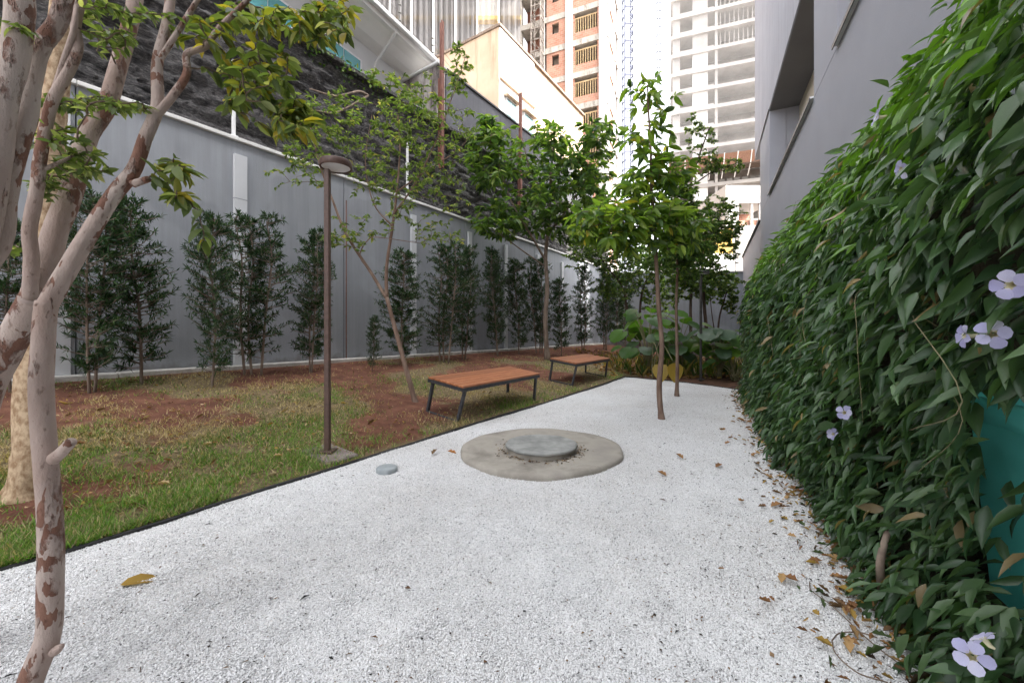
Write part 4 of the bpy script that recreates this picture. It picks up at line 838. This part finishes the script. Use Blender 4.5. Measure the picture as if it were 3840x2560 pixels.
# ------------------------------------------------------------------ foreground multi-stemmed trees on the left
CM = [(.095, .13, .042), (.14, .18, .06), (.23, .26, .12), (.065, .095, .035), (.34, .33, .18)]
CP = [.32, .33, .16, .14, .05]
Y0 = 1.2
q = lambda *a: [P(*p) for p in a]
pathsA = [(q((60, 2720, 1.17), (110, 2560, 1.18), (165, 2430, 1.19), (185, 2330, 1.2), (190, 2000, 1.2), (170, 1700, 1.21), (155, 1450, 1.22), (165, 1250, 1.23), (175, 1130, 1.24)), 0.0309, 0.0258),
          (q((168, 1160, 1.24), (230, 1050, 1.25), (320, 900, 1.28), (420, 740, 1.32), (500, 640, 1.35), (545, 520, 1.37), (590, 400, 1.4), (590, 240, 1.42), (625, 90, 1.45), (650, -80, 1.5)), 0.0258, 0.0139),
          (q((570, 450, 1.39), (640, 370, 1.40), (700, 280, 1.42), (700, 205, 1.43), (770, 175, 1.45), (820, 110, 1.48), (880, 50, 1.5), (960, -30, 1.54)), 0.0135, 0.0082),
          (q((590, 240, 1.42), (660, 130, 1.43), (760, -30, 1.47)), 0.0097, 0.0076),
          (q((500, 690, 1.34), (530, 680, 1.335), (556, 672, 1.33)), 0.0122, 0.0101),
          (q((195, 1725, 1.21), (235, 1690, 1.195), (268, 1655, 1.185)), 0.0174, 0.0132),
          (q((205, 2440, 1.19), (222, 2428, 1.185), (232, 2420, 1.18)), 0.0142, 0.0063)]
tA = tree('crape_myrtle', 'pale mottled forked tree trunk rising from the gravel at the left', P(60, 2720, 1.17) * [1, 1, 0], pathsA, M['bark'],
          [(760, 100, 1.45, 120, 60, .12, 1), (700, 740, 1.36, 100, 50, .1, .28), (740, 900, 1.34, 90, 90, .1, .22), (640, 640, 1.36, 80, 60, .08, .3),
           (880, 330, 1.5, 80, 110, .15, 1.3), (1000, 250, 1.5, 130, 130, .2, 2.6), (1080, 430, 1.5, 110, 90, .15, 1.8), (1200, 90, 1.6, 140, 80, .2, 2.2), (940, 60, 1.55, 140, 60, .2, 1.3), (1240, 30, 1.7, 90, 40, .15, .8)],
          210, 5, 'oval', .062, .42, CM + [(.34, .26, .045), (.20, .20, .035)], [.22, .26, .11, .12, .04, .07, .18], 260, k=14, hang=.45, start=.2)
pathsB = [(q((-260, 2600, 1.32), (-160, 1900, 1.34), (-60, 1500, 1.34), (20, 1330, 1.34), (95, 1180, 1.33), (120, 1120, 1.32)), 0.0459, 0.0340),
          (q((95, 1180, 1.33), (160, 1030, 1.36), (215, 850, 1.4), (275, 700, 1.44), (325, 520, 1.5), (400, 400, 1.55), (450, 230, 1.6), (500, 40, 1.65), (520, -90, 1.7)), 0.0348, 0.0244),
          (q((110, 1130, 1.32), (118, 980, 1.3), (112, 860, 1.29), (140, 700, 1.28), (150, 600, 1.28), (190, 400, 1.27), (240, 300, 1.27), (290, 190, 1.27), (285, 90, 1.27), (320, -60, 1.27)), 0.0192, 0.0118),
          (q((205, 345, 1.27), (240, 230, 1.26), (280, 100, 1.25), (295, -40, 1.25)), 0.0096, 0.0059),
          (q((150, 640, 1.28), (200, 620, 1.3), (265, 590, 1.33)), 0.0074, 0.0044),
          (q((-60, 1000, 1.05), (0, 900, 1.05), (22, 720, 1.05), (60, 560, 1.05), (100, 430, 1.06), (118, 300, 1.07), (150, 180, 1.08), (220, 80, 1.1), (250, -60, 1.1)), 0.0237, 0.0192),
          (q((-180, 1300, 1.0), (-70, 900, 1.0), (-15, 600, 1.0), (10, 380, 1.0), (50, 230, 1.0), (75, 60, 1.0), (70, -100, 1.0)), 0.0280, 0.0260),
          (q((-210, 2200, 1.33), (-170, 1600, 1.15), (-150, 1250, 1.02), (-110, 1050, 1.0)), 0.0370, 0.0326),
          (q((100, 445, 1.06), (86, 330, 1.055), (84, 290, 1.05)), 0.0074, 0.0044)]
tB = tree('crape_myrtle', 'cluster of leaning reddish trunks cropped by the left picture border', P(-260, 2600, 1.32) * [1, 1, 0], pathsB, M['bark'],
          [(330, 390, 1.35, 170, 28, .12, 2.0), (480, 400, 1.4, 110, 30, .1, 1.2), (210, 520, 1.33, 110, 60, .1, 1.5), (300, 620, 1.36, 110, 60, .1, 1.7), (180, 690, 1.33, 60, 70, .08, 1), (420, 140, 1.4, 120, 70, .12, 1.4), (350, 30, 1.35, 120, 30, .1, 1), (560, 60, 1.45, 140, 30, .1, 1.2), (40, 930, 1.3, 60, 30, .06, .5), (60, 110, 1.0, 60, 30, .05, .5), (60, 430, 1.1, 40, 20, .05, .3)],
          230, 5, 'oval', .036, .42, CM, CP, 200, k=14, hang=.1, start=.25)
tT = thing('tan_tree', 'slim speckled tan trunk on the lawn behind the forked pale trunk', 'tree', L(85, 1865))
b0 = L(85, 1865); mb, nd = limb([([b0 - [0, 0, .04], b0 + [.03, .02, .22], P(120, 1500, 2.5), P(150, 1150, 2.52), P(172, 900, 2.55), P(190, 500, 2.58), P(215, 250, 2.6), P(245, -60, 2.65)], .085, .062), ([b0 + [-.13, -.03, -.02], b0 + [-.05, 0, .07], b0 + [.0, .0, .25]], .03, .05)], 14, .2); mb.build('trunk', M['bark_tan'], tT, True)
tmb, ends = grow(nd, np.array([P(x, y, 2.6) for x, y in ((330, -60), (160, -80), (380, 60), (300, -120))])); tmb.build('twigs', M['twig'], tT, True)
pos, ax, nr_, l_ = leaves_on(ends, 14, .08); foliage('foliage', 'oval', pos, ax, nr_, l_, l_ * .5, mixcol(len(pos), CM, CP), M['leaf'], tT)

# ------------------------------------------------------------------ upright narrow-leaved shrubs along the wall
CC = [(.016, .043, .017), (.026, .060, .022), (.042, .085, .030), (.065, .118, .038)]
def shrubmesh(seed, stems, nb):
    """unit shrub: 1 m tall, columnar, twigs ending in rosettes of strap leaves"""
    g = np.random.default_rng(seed); mb = MB(); pos = []; ax = []; nr = []
    for s in range(stems):
        x, y = g.normal(0, .03, 2) * (stems > 1); p = catmull([(x, y, -.03), (x * 1.5 + g.normal(0, .012), y * 1.5 + g.normal(0, .012), .35), (x * 2 + g.normal(0, .02), y * 2 + g.normal(0, .02), .7), (x * 2, y * 2, .93)], 5)
        mb.add(*tube(p, np.linspace(.0095, .003, len(p)), 6))
        for i in range(nb // stems):
            z = .085 + .86 * g.random() ** .85; a = p[min(len(p) - 1, int(z / .96 * (len(p) - 1)))]; az = g.uniform(0, 6.28); rr = (.055 + .13 * math.sin(min(1, z * 1.05) * math.pi) ** .6) * g.uniform(.35, 1.15) * (.75 + .5 * vnoise(az * 1.2 + seed, z * 4))
            d = np.array([math.cos(az), math.sin(az), g.uniform(.05, .55)]); e_ = np.array([a[0], a[1], z]) + d * rr; mb.add(*tube([np.array([a[0], a[1], z]), (np.array([a[0], a[1], z]) + e_) / 2 + [0, 0, -.004], e_], [.0028, .0022, .0014], 3, False))
            dn_ = nrm(d + [0, 0, .35])
            for q_ in range(24):
                sft = g.random() ** 1.3; pos.append(np.array([a[0], a[1], z]) + d * rr * (1 - .6 * sft)); ax.append(dn_ * .75 + g.normal(0, .55, 3)); nr.append(g.normal(0, .5, 3) + [0, 0, 1])
    pos = np.array(pos); n = len(pos); V, Fc = place(LT['needle'], pos, np.array(ax), np.array(nr), g.uniform(.024, .046, n), g.uniform(.0052, .0078, n)); c = np.repeat(np.array(CC)[g.choice(4, n, p=[.3, .38, .24, .08])] * g.uniform(.7, 1.35, (n, 1)), len(LT['needle'][0]), 0)
    return mesh('trunk', np.concatenate(mb.v), mb.f, M['bark_grey'], True), mesh('foliage', V, Fc, M['conifer'], True, c)
SM = [shrubmesh(11, 1, 260), shrubmesh(23, 2, 300), shrubmesh(37, 3, 320), shrubmesh(51, 1, 240)]
ordn = ['first', 'second', 'third', 'fourth', 'fifth', 'sixth', 'seventh', 'eighth', 'ninth', 'tenth', 'eleventh', 'twelfth', 'thirteenth', 'fourteenth', 'fifteenth', 'sixteenth', 'seventeenth', 'eighteenth', 'nineteenth']
SH = [(40, 1478, 800, 0), (322, 1478, 690, 1), (530, 1442, 735, 0), (795, 1455, 775, 3), (925, 1408, 790, 2), (1162, 1400, 838, 1), (1397, 1395, 1175, 3), (1512, 1372, 925, 0), (1655, 1358, 900, 2), (1742, 1352, 905, 1), (1868, 1336, 925, 2), (1945, 1330, 955, 3), (2032, 1326, 960, 2), (2105, 1336, 1040, 0), (2185, 1318, 985, 1), (2268, 1312, 1000, 2), (2312, 1312, 1010, 0), (2345, 1310, 1020, 3)]
for i, (px, py, ty, mi) in enumerate(SH):
    b_ = L(px, py); h_ = P(0, ty, b_[1])[2] - b_[2]; wide = (.92, .74, .84, .80)[mi] * (.88 + .24 * ((i * 37) % 10) / 10)
    o = bpy.data.objects.new('upright_shrub', None); COL.objects.link(o); o.location = tuple(b_ + [0, 0, .01]); o.scale = (min(h_, 2.6) * .98 * wide, min(h_, 2.6) * .98 * wide, h_); o.rotation_euler = (rng.normal(0, .025), rng.normal(0, .025), rng.uniform(0, 6.28))
    lab = 'small low narrow-leaved bush between the tall shrubs along the wall' if i == 6 else ordn[i] + ' narrow-leaved upright shrub along the grey wall, counted from the left'
    tag(o, lab, 'shrub', 'row of upright shrubs along the grey wall')
    for nm, me in zip(('trunk', 'foliage'), SM[mi]): c = bpy.data.objects.new(nm, me); COL.objects.link(c); c.parent = o

# ------------------------------------------------------------------ garden trees
gA = L(1562, 1510)
pA = [([gA - [0, 0, .05], P(1530, 1410, gA[1] + .0), P(1488, 1255, gA[1] + .05), P(1450, 1115, gA[1] + .1)], .036, .026),
      (q((1450, 1118, gA[1] + .1), (1390, 1020, 5.6), (1300, 880, 5.6), (1245, 745, 5.65), (1200, 620, 5.7), (1165, 480, 5.7)), .024, .008),
      (q((1450, 1118, gA[1] + .1), (1450, 1000, 5.6), (1472, 850, 5.6), (1488, 720, 5.6), (1500, 560, 5.6), (1492, 430, 5.6)), .026, .008),
      (q((1478, 800, 5.6), (1555, 690, 5.5), (1640, 520, 5.4), (1690, 380, 5.35), (1745, 215, 5.3)), .014, .004),
      (q((1488, 720, 5.6), (1600, 640, 5.7), (1720, 560, 5.8), (1790, 470, 5.9)), .012, .004), (q((1472, 850, 5.6), (1400, 760, 5.8), (1370, 600, 5.9), (1395, 430, 5.9)), .012, .004),
      (q((1390, 1020, 5.6), (1350, 960, 5.5), (1380, 900, 5.4), (1420, 890, 5.4), (1560, 910, 5.4)), .009, .004)]
tree('slender_tree', 'slender leaning tree with sparse small leaves before the black wall', gA, pA, M['bark_mid'],
     [(1200, 480, 5.7, 170, 190, .5, 2), (1450, 480, 5.6, 230, 220, .6, 3.6), (1650, 450, 5.4, 160, 200, .5, 2.4), (1540, 700, 5.6, 260, 170, .6, 3), (1330, 870, 5.5, 140, 70, .4, 1), (1120, 640, 5.6, 140, 90, .4, .8), (1735, 260, 5.3, 60, 110, .2, .6), (1480, 300, 5.6, 120, 90, .3, .5), (1640, 880, 5.5, 120, 60, .4, .7)],
     540, 9, 'small', .080, .44, [(.10, .15, .045), (.15, .205, .06), (.22, .26, .10), (.075, .11, .04), (.34, .29, .12)], [.33, .32, .16, .15, .04], 120, hang=.1)
gB = L(2053, 1350)
yb = gB[1]
pB = [([gB - [0, 0, .05], P(2045, 1200, yb), P(2052, 1080, yb), P(2046, 960, yb), P(2058, 840, yb), P(2062, 720, yb - .1), P(2070, 600, yb - .1), P(2080, 500, yb)], .070, .025),
      (q((2048, 980, yb), (1990, 880, yb - .3), (1920, 760, yb - .5), (1870, 620, yb - .6)), .035, .012), (q((2055, 880, yb), (2130, 780, yb), (2200, 660, yb + .2), (2240, 520, yb + .3)), .035, .012), (q((2060, 760, yb), (1990, 640, yb), (1960, 520, yb)), .025, .01), (q((2046, 1000, yb), (1960, 940, yb - .4), (1850, 860, yb - .6)), .025, .01)]
BC = [(.065, .12, .034), (.095, .165, .04), (.15, .225, .05), (.06, .10, .055), (.22, .27, .08)]
tree('leafy_tree', 'dense leafy tree behind the benches, in front of the black wall', gB, pB, M['bark_grey'],
     [(1850, 560, yb - .5, 120, 140, .9, 2), (1960, 700, yb - .4, 200, 200, 1.2, 3), (2090, 560, yb, 150, 130, 1, 2.6), (2200, 650, yb, 130, 150, 1, 2.4), (2240, 500, yb, 90, 50, .6, 1), (1880, 820, yb - .6, 130, 80, .8, 1.6), (2100, 780, yb, 180, 130, 1, 2.2), (1830, 480, yb - .5, 50, 60, .4, .7), (2180, 850, yb, 120, 70, .8, 1)],
     560, 8, 'oval', .26, .36, BC, [.3, .3, .18, .14, .08], 150, hang=.35, r_end=.004)
gC = G(2482, 1572)
pC = [([gC - [0, 0, .05], P(2472, 1450, 5.18), P(2482, 1300, 5.18), P(2470, 1150, 5.18), P(2462, 1000, 5.18), P(2455, 850, 5.18), P(2442, 700, 5.18), P(2440, 550, 5.2), P(2432, 420, 5.2), P(2428, 320, 5.2)], .037, .008),
      (q((2455, 860, 5.18), (2390, 850, 5.1), (2300, 830, 5.0), (2220, 850, 4.95)), .014, .006), (q((2455, 850, 5.18), (2530, 830, 5.1), (2600, 850, 5.1)), .012, .005), (q((2450, 790, 5.18), (2380, 740, 5.3), (2310, 760, 5.4)), .012, .005), (q((2442, 700, 5.2), (2500, 650, 5.3), (2560, 660, 5.3)), .010, .004)]
tree('young_tree', 'young tree in the gravel with large bright leaves in tiers', gC, pC, M['bark_mid'],
     [(2280, 830, 5.0, 150, 95, .5, 3), (2420, 800, 5.1, 130, 110, .5, 2.4), (2560, 830, 5.1, 110, 90, .4, 1.6), (2400, 700, 5.2, 110, 60, .4, 1.3), (2480, 620, 5.2, 110, 80, .4, 1.5), (2430, 520, 5.2, 105, 80, .35, .8), (2440, 360, 5.2, 105, 95, .3, .8), (2350, 900, 5.0, 110, 40, .3, .8), (2530, 900, 5.1, 90, 40, .3, .7)],
     330, 5, 'oval', .185, .36, [(.10, .17, .035), (.16, .25, .04), (.23, .30, .055), (.08, .135, .06), (.42, .34, .06)], [.3, .32, .2, .15, .03], 200, hang=.4, r_end=.003)
gD = G(2538, 1483)
tree('thin_tree', 'thin straight tree in the gravel behind the young tree', gD, [([gD - [0, 0, .05], P(2540, 1350, 7.06), P(2536, 1150, 7.06), P(2540, 1000, 7.06), P(2530, 850, 7.06), P(2545, 700, 7.06)], .032, .010)], M['bark_mid'],
     [(2560, 860, 7.0, 130, 100, .6, 2), (2500, 960, 7.1, 120, 70, .6, 1.5), (2600, 960, 7.1, 90, 80, .5, 1.2), (2540, 720, 7.1, 90, 80, .4, 1)], 420, 11, 'oval', .11, .36, BC, [.34, .3, .12, .2, .04], 40, hang=.2)
DC = [(.045, .085, .032), (.07, .12, .038), (.105, .165, .045), (.16, .22, .06), (.26, .28, .08)]
for nm, lab, b_, pts, bl, cnt in (
    ('curved_tree', 'dark thin tree curving left on the sunlit red slope', L(2360, 1340), (q((2362, 1250, 14.2), (2352, 1160, 14.2), (2330, 1070, 14.2), (2275, 1000, 14.2), (2230, 930, 14.0)),), [(2260, 930, 14, 130, 90, 1, 2), (2340, 980, 14.2, 120, 70, 1, 1.5), (2300, 1080, 14.2, 90, 70, .8, 1), (2180, 960, 13.8, 80, 60, .8, .8)], 190),
    ('curved_tree', 'dark thin tree curving right beside the sunlit red slope', L(2402, 1330), (q((2400, 1200, 15.4), (2404, 1120, 15.4), (2420, 1060, 15.4), (2460, 990, 15.4), (2480, 900, 15.3)),), [(2460, 960, 15.3, 130, 90, 1, 2), (2400, 1040, 15.4, 110, 70, .8, 1.4), (2540, 1030, 15.4, 110, 80, .8, 1.4), (2480, 1120, 15.4, 100, 60, .8, .9)], 210),
    ('bushy_tree', 'dark bushy tree beside the far lamp post', G(2592, 1395), (q((2592, 1300, 11.2), (2590, 1150, 11.2), (2598, 1000, 11.2), (2610, 880, 11.2)),), [(2600, 980, 11.2, 110, 110, .8, 2), (2560, 1080, 11.2, 90, 70, .7, 1), (2660, 1030, 11.2, 90, 80, .7, 1.3), (2640, 900, 11.4, 110, 70, .7, 1)], 170),
    ('airy_tree', 'airy tree with a bare leaning top in front of the pale tower', G(2650, 1388), (q((2652, 1280, 11.7), (2640, 1130, 11.7), (2632, 980, 11.7), (2600, 800, 11.8), (2590, 700, 11.9), (2620, 590, 12), (2660, 480, 12)), q((2590, 700, 11.9), (2680, 640, 12), (2770, 610, 12)), q((2632, 980, 11.7), (2690, 840, 11.9), (2720, 740, 12))), [(2640, 560, 12, 70, 110, .5, .7), (2720, 620, 12, 90, 35, .4, .6), (2690, 820, 12, 120, 90, .8, 2.2), (2620, 850, 11.9, 90, 80, .7, 1.2), (2730, 900, 12, 60, 80, .6, 1), (2600, 470, 12, 40, 60, .3, .3)], 210),
    ('wispy_bush', 'wispy bush with thin stems against the end wall', G(2690, 1360), (q((2690, 1280, 14.5), (2700, 1180, 14.5), (2730, 1080, 14.5)), q((2688, 1290, 14.5), (2670, 1180, 14.5), (2660, 1080, 14.5))), [(2720, 1060, 14.5, 70, 50, .7, 1), (2670, 1090, 14.5, 60, 60, .7, 1), (2740, 1120, 14.5, 40, 60, .5, .7)], 90)):
    tree(nm, lab, b_, [([b_ - [0, 0, .05]] + pts[0], .055, .018)] + [(p_, .025, .008) for p_ in pts[1:]], M['bark_dark'], bl, int(cnt * 2.6), 24, 'small', .105 if nm != 'airy_tree' else .095, .42, DC, [.32, .32, .2, .12, .04], 0, hang=.1, r_end=.004, k=7)

# ------------------------------------------------------------------ big-leaved plants in the far bed
def bigleaf_template():
    """lobed heart-shaped blade: outline fan around the stalk joint"""
    o = []; nl = 26
    for i in range(nl + 1):
        a = -math.pi * .92 + 2 * math.pi * .92 * i / nl; r_ = .52 * (1 + .35 * math.cos(a)) * (1 - .07 * (i % 2 == 1)); o.append((.18 + r_ * math.cos(a), r_ * math.sin(a) * .95, -.28 * (r_ * math.cos(a)) ** 2 + .10 * abs(math.sin(a)) * r_))
    mid = [(x * .55 + .08, y * .55, z * .4 + .02) for x, y, z in o]; v = [(0.05, 0, 0)] + mid + o; m_ = nl + 1; f = []
    for i in range(nl): f += [(0, 1 + i, 2 + i), (1 + i, 1 + m_ + i, 2 + m_ + i), (1 + i, 2 + m_ + i, 2 + i)]
    return np.array(v), np.array(f)
LT['big'] = bigleaf_template()
LT['heart'] = template([0, .08, .25, .45, .65, .85, 1], [0, .34, .5, .47, .36, .16, 0], .15, .1)
BG = [(.05, .11, .03), (.075, .16, .03), (.11, .20, .035), (.07, .12, .07), (.30, .22, .03), (.04, .085, .03)]
def bigplant(lab, px, py, rad, hmax, nleaf, size, pal, prob, toward=None):
    b_ = G(px, py, .0); t = thing('big_leaf_plant', lab, 'plant', b_, 'big-leaved plants in the far bed')
    for i in range(nleaf):
        az = rng.uniform(0, 6.28); r_ = rad * rng.uniform(.3, 1); h_ = hmax * rng.uniform(.35, 1); e_ = b_ + [math.cos(az) * r_, math.sin(az) * r_, h_]; s_ = size * rng.uniform(.7, 1.2)
        st = obj('leaf_stalk', *tube(catmull([b_ + rng.normal(0, .03, 3) * [1, 1, 0], b_ + [math.cos(az) * r_ * .35, math.sin(az) * r_ * .35, h_ * .65], e_], 4), [.014, .013, .012, .011, .010, .009, .008, .007, .006], 5), M['stem'], t, True)
        d_ = np.array([math.cos(az), math.sin(az), -rng.uniform(.2, .8)]); leafobjs('big', np.array([e_]), np.array([d_]), np.array([[math.cos(az) * .3, math.sin(az) * .3 - .25, 1.]]) + rng.normal(0, .15, 3), s_, s_, np.array([pal[rng.choice(len(pal), p=prob)]]), M['bigleaf'], st, pal)
bigplant('tall big-leaved plant glowing yellow green left of the young trunk', 2430, 1405, .75, 1.75, 30, .42, BG, [.2, .35, .3, .05, .0, .1])
bigplant('big-leaved plant between the young trunk and the far lamp', 2545, 1408, .7, 1.55, 28, .40, BG, [.3, .3, .2, .1, .0, .1])
bigplant('bluish big-leaved plant right of the far lamp post', 2700, 1420, .7, 1.15, 24, .44, BG, [.2, .1, .05, .5, .0, .15])
bigplant('low green big-leaved plant near the far end of the hedge', 2755, 1428, .5, .8, 20, .30, BG, [.3, .35, .15, .05, .05, .1])
b_ = G(2500, 1440, .0); ty_ = thing('big_leaf_plant', 'two drooping yellowed big leaves behind the young trunk', 'plant', b_ + [.0, .9, 0], 'big-leaved plants in the far bed')
for px, py, Yq, s_ in ((2478, 1362, 9.0, .44), (2528, 1360, 8.9, .46)):
    c = P(px, py, Yq); st = obj('leaf_stalk', *tube(catmull([b_ + [0, .9, 0], (b_ + [0, .9, .7] + c) / 2 + [0, .2, .3], c], 4), .009, 5), M['stem'], ty_, True)
    leafobjs('heart', np.array([c]), np.array([[.03 if px > 2500 else -.05, -.15, -1.]]), np.array([[.1 if px > 2500 else -.5, -1., .2]]), s_, s_ * .8, np.array([(.31, .21, .05)]), M['bigleaf'], st, [(.31, .21, .05)])
# strappy undergrowth in the bed
n = 900; X = rng.uniform(2.6, 6.6, n); Y = rng.uniform(9.6, 13.5, n); B_ = np.array(BACK); ok = (Y > np.interp(X, B_[:, 0], B_[:, 1]) + .15) & (X < H0[0] + .475 * Y + .3); X = X[ok]; Y = Y[ok]; n = len(X)
foliage('undergrowth', 'lance', np.c_[X, Y, np.full(n, .01)], np.c_[rng.normal(0, .45, n), rng.normal(0, .45, n), np.ones(n)], rng.normal(0, 1, (n, 3)), rng.uniform(.15, .55, n), rng.uniform(.02, .05, n), mixcol(n, [(.05, .09, .025), (.10, .13, .03), (.26, .19, .07), (.20, .13, .06)], [.35, .25, .2, .2]), M['leaf'], None)
tag(bpy.context.scene.objects['undergrowth'], 'tangled strappy undergrowth in the far bed', 'undergrowth')

# ------------------------------------------------------------------ fallen leaves and litter
DR = [(.30, .16, .075), (.40, .25, .12), (.22, .11, .055), (.34, .22, .06), (.15, .09, .05)]
def dryleaf(lab, p, s_, col, tm='curl', asp=.5, group=None, az=None, lift=.012):
    az = rng.uniform(0, 6.28) if az is None else az; d_ = np.array([[math.cos(az), math.sin(az), rng.uniform(-.05, .12)]]); v, f = place(LT[tm], np.array([p]) + [0, 0, lift], d_, np.array([[0, 0, 1.]]) + rng.normal(0, .12, 3), s_, s_ * asp)
    return tag(obj('fallen_leaf', v, f, M['dry'], None, True, np.tile(col, (len(v), 1))), lab, 'leaf', group)
dryleaf('large yellow brown fallen leaf lying alone on the gravel beside the pale trunk', G(450, 2205), .135, (.30, .19, .045), 'oval', .55, az=R(28), lift=.014)
for (px, py), lab in zip(((1620, 1708), (1712, 1718), (2562, 1724), (2500, 1790), (2683, 1757), (2830, 1740), (2700, 1614), (2793, 1582), (2890, 1905), (2930, 2195), (3185, 2300), (2942, 2170)),
    ('curled tan leaf on the gravel left of the manhole ring', 'crumpled orange leaf on the left rim of the manhole ring', 'flat brown leaf on the gravel right of the manhole', 'dark crumpled leaf on the gravel, lower right of the manhole', 'small upright orange leaf on the open gravel right of centre', 'brown leaf on gravel near the hedge foot, right of the small orange leaf', 'broad tan leaf on the gravel right of the young trunk', 'brown leaf against the hedge foot at the far gravel', 'rusty curled leaf lying at the hedge foot midway along', 'thin curved brown leaf on the gravel before the near hedge', 'orange brown leaf tucked under the near hedge', 'greenish narrow leaf beside the thin curved brown leaf')):
    p = G(px, py); dryleaf(lab, p + ([0, 0, .03] if px == 1712 else [0, 0, 0]), .045 + .011 * p[1], DR[rng.integers(5)] if px != 1712 else (.42, .18, .07), 'curl', .55)
for (px, py), lab in zip(((1090, 1700), (760, 1682), (465, 1712), (387, 1655), (1365, 1455), (1060, 1720), (640, 1830)),
    ('pale dry leaf on the lawn left of the lamp foot', 'tan curled leaf in the middle of the lawn', 'brown folded leaf on the lawn right of the pale trunk', 'pale leaf on red soil right of the pale trunk', 'tan leaf on the upper lawn right of the lamp', 'small dry leaf on grass near the concrete pad', 'dry leaf on the lawn above the black edging')):
    dryleaf(lab, L(px, py), .075, (.48, .34, .20), 'curl', .6, lift=.03)
for i in range(90):
    u_ = rng.uniform(1.2, 8); p = hedge_pt(u_, abs(rng.normal(0, .16)) + .02, .0); dryleaf('small brown leaf among the litter along the foot of the hedge', p, rng.uniform(.025, .07), DR[rng.integers(5)], 'curl', .5, 'leaf litter along the hedge foot')
n = 7000; Y = 1.2 * (9.5 / 1.2) ** rng.random(n); X = rng.uniform(-1.3, 1.2, n) * Y; ok = in_gravel(X, Y) & (rng.random(n) < .35 + .65 * np.clip((X - .1 * Y) / (.4 * Y), 0, 1)); X = X[ok]; Y = Y[ok]; n = len(X); an = rng.uniform(0, 6.28, n)
o = foliage('leaf_debris', 'small', np.c_[X, Y, zgrav(X, Y) + .009], np.c_[np.cos(an), np.sin(an), rng.normal(0, .15, n)], np.c_[rng.normal(0, .3, (n, 2)), np.ones(n)], rng.gamma(1.2, .006, n) + .004, rng.gamma(1.2, .0025, n) + .0025, mixcol(n, [(.04, .03, .025), (.12, .07, .045), (.2, .13, .08), (.03, .03, .03)]), M['dry'], None)
n = 1500; u_ = rng.uniform(1.0, 8.4, n); oo = np.abs(rng.normal(0, .13, n)) - .03; q_ = H0 + np.outer(u_, HD) + np.outer(oo, HO); an = rng.uniform(0, 6.28, n)
o2 = foliage('hedge_debris', 'curl', q_ + np.c_[0 * u_, 0 * u_, np.full(n, .016)], np.c_[np.cos(an), np.sin(an), rng.normal(0, .2, n)], np.c_[rng.normal(0, .4, (n, 2)), np.ones(n)], rng.gamma(2, .010, n) + .012, rng.gamma(2, .0045, n) + .005, mixcol(n, DR + [(.06, .09, .035), (.05, .035, .025)]), M['dry'], None)
tag(o2, 'crumbled leaf scraps and twigs lying along the foot of the hedge', 'debris')
tag(o, 'fine dark leaf scraps peppered over the white gravel', 'debris')
n = 1500; Y = rng.uniform(9.3, 15, n); X = rng.uniform(2.2, 7.5, n); ok = (Y > np.interp(X, B_[:, 0], B_[:, 1]) + .05) | (NX * X + NY * Y > 3.3); X = X[ok]; Y = Y[ok]; n = len(X); an = rng.uniform(0, 6.28, n)
o = foliage('leaf_litter', 'curl', np.c_[X, Y, zlawn(X, Y) + .03], np.c_[np.cos(an), np.sin(an), rng.normal(0, .2, n)], np.c_[rng.normal(0, .4, (n, 2)), np.ones(n)], rng.uniform(.06, .15, n), rng.uniform(.03, .07, n), mixcol(n, DR), M['dry'], None)
tag(o, 'brown leaf litter covering the far bed and red slope', 'leaf litter')
n = 4200; Y = 2.2 * (13 / 2.2) ** rng.random(n); X = rng.uniform(-1.2, .3, n) * Y; ok = (NX * X + NY * Y > 3.15) & (NX * X + NY * Y < 6.7); X = X[ok]; Y = Y[ok]; n = len(X); an = rng.uniform(0, 6.28, n)
o = foliage('lawn_litter', 'curl', np.c_[X, Y, zlawn(X, Y) + .022], np.c_[np.cos(an), np.sin(an), rng.normal(0, .2, n)], np.c_[rng.normal(0, .4, (n, 2)), np.ones(n)], rng.gamma(2, .009, n) + .012, rng.gamma(2, .004, n) + .006, mixcol(n, DR + [(.5, .38, .24), (.45, .35, .22)]), M['dry'], None)
tag(o, 'small dry leaf scraps lying in the lawn grass', 'leaf litter')
# roots and creeper spilling over the top of the black wall
tg_ = rng.uniform(tw(1150, 7.3), tw(1640, 7.3), 420); p = wallframe(7.3)(np.c_[tg_, rng.uniform(-.05, .25, 420), 6.45 - np.abs(rng.normal(0, .16, 420)) + .1])
o = thing('wall_creeper', 'green creeper spilling over the top of the rough black wall', 'creeper', wallframe(7.3)(np.array([[tw(1400, 7.3), 0, 6.4]]))[0])
foliage('foliage', 'oval', p, rng.normal(0, .6, (420, 3)) + [.3, -.5, -.5], rng.normal(0, .5, (420, 3)) + [0, 0, 1], rng.uniform(.05, .11, 420), rng.uniform(.03, .06, 420), mixcol(420, GREENS), M['leaf'], o)
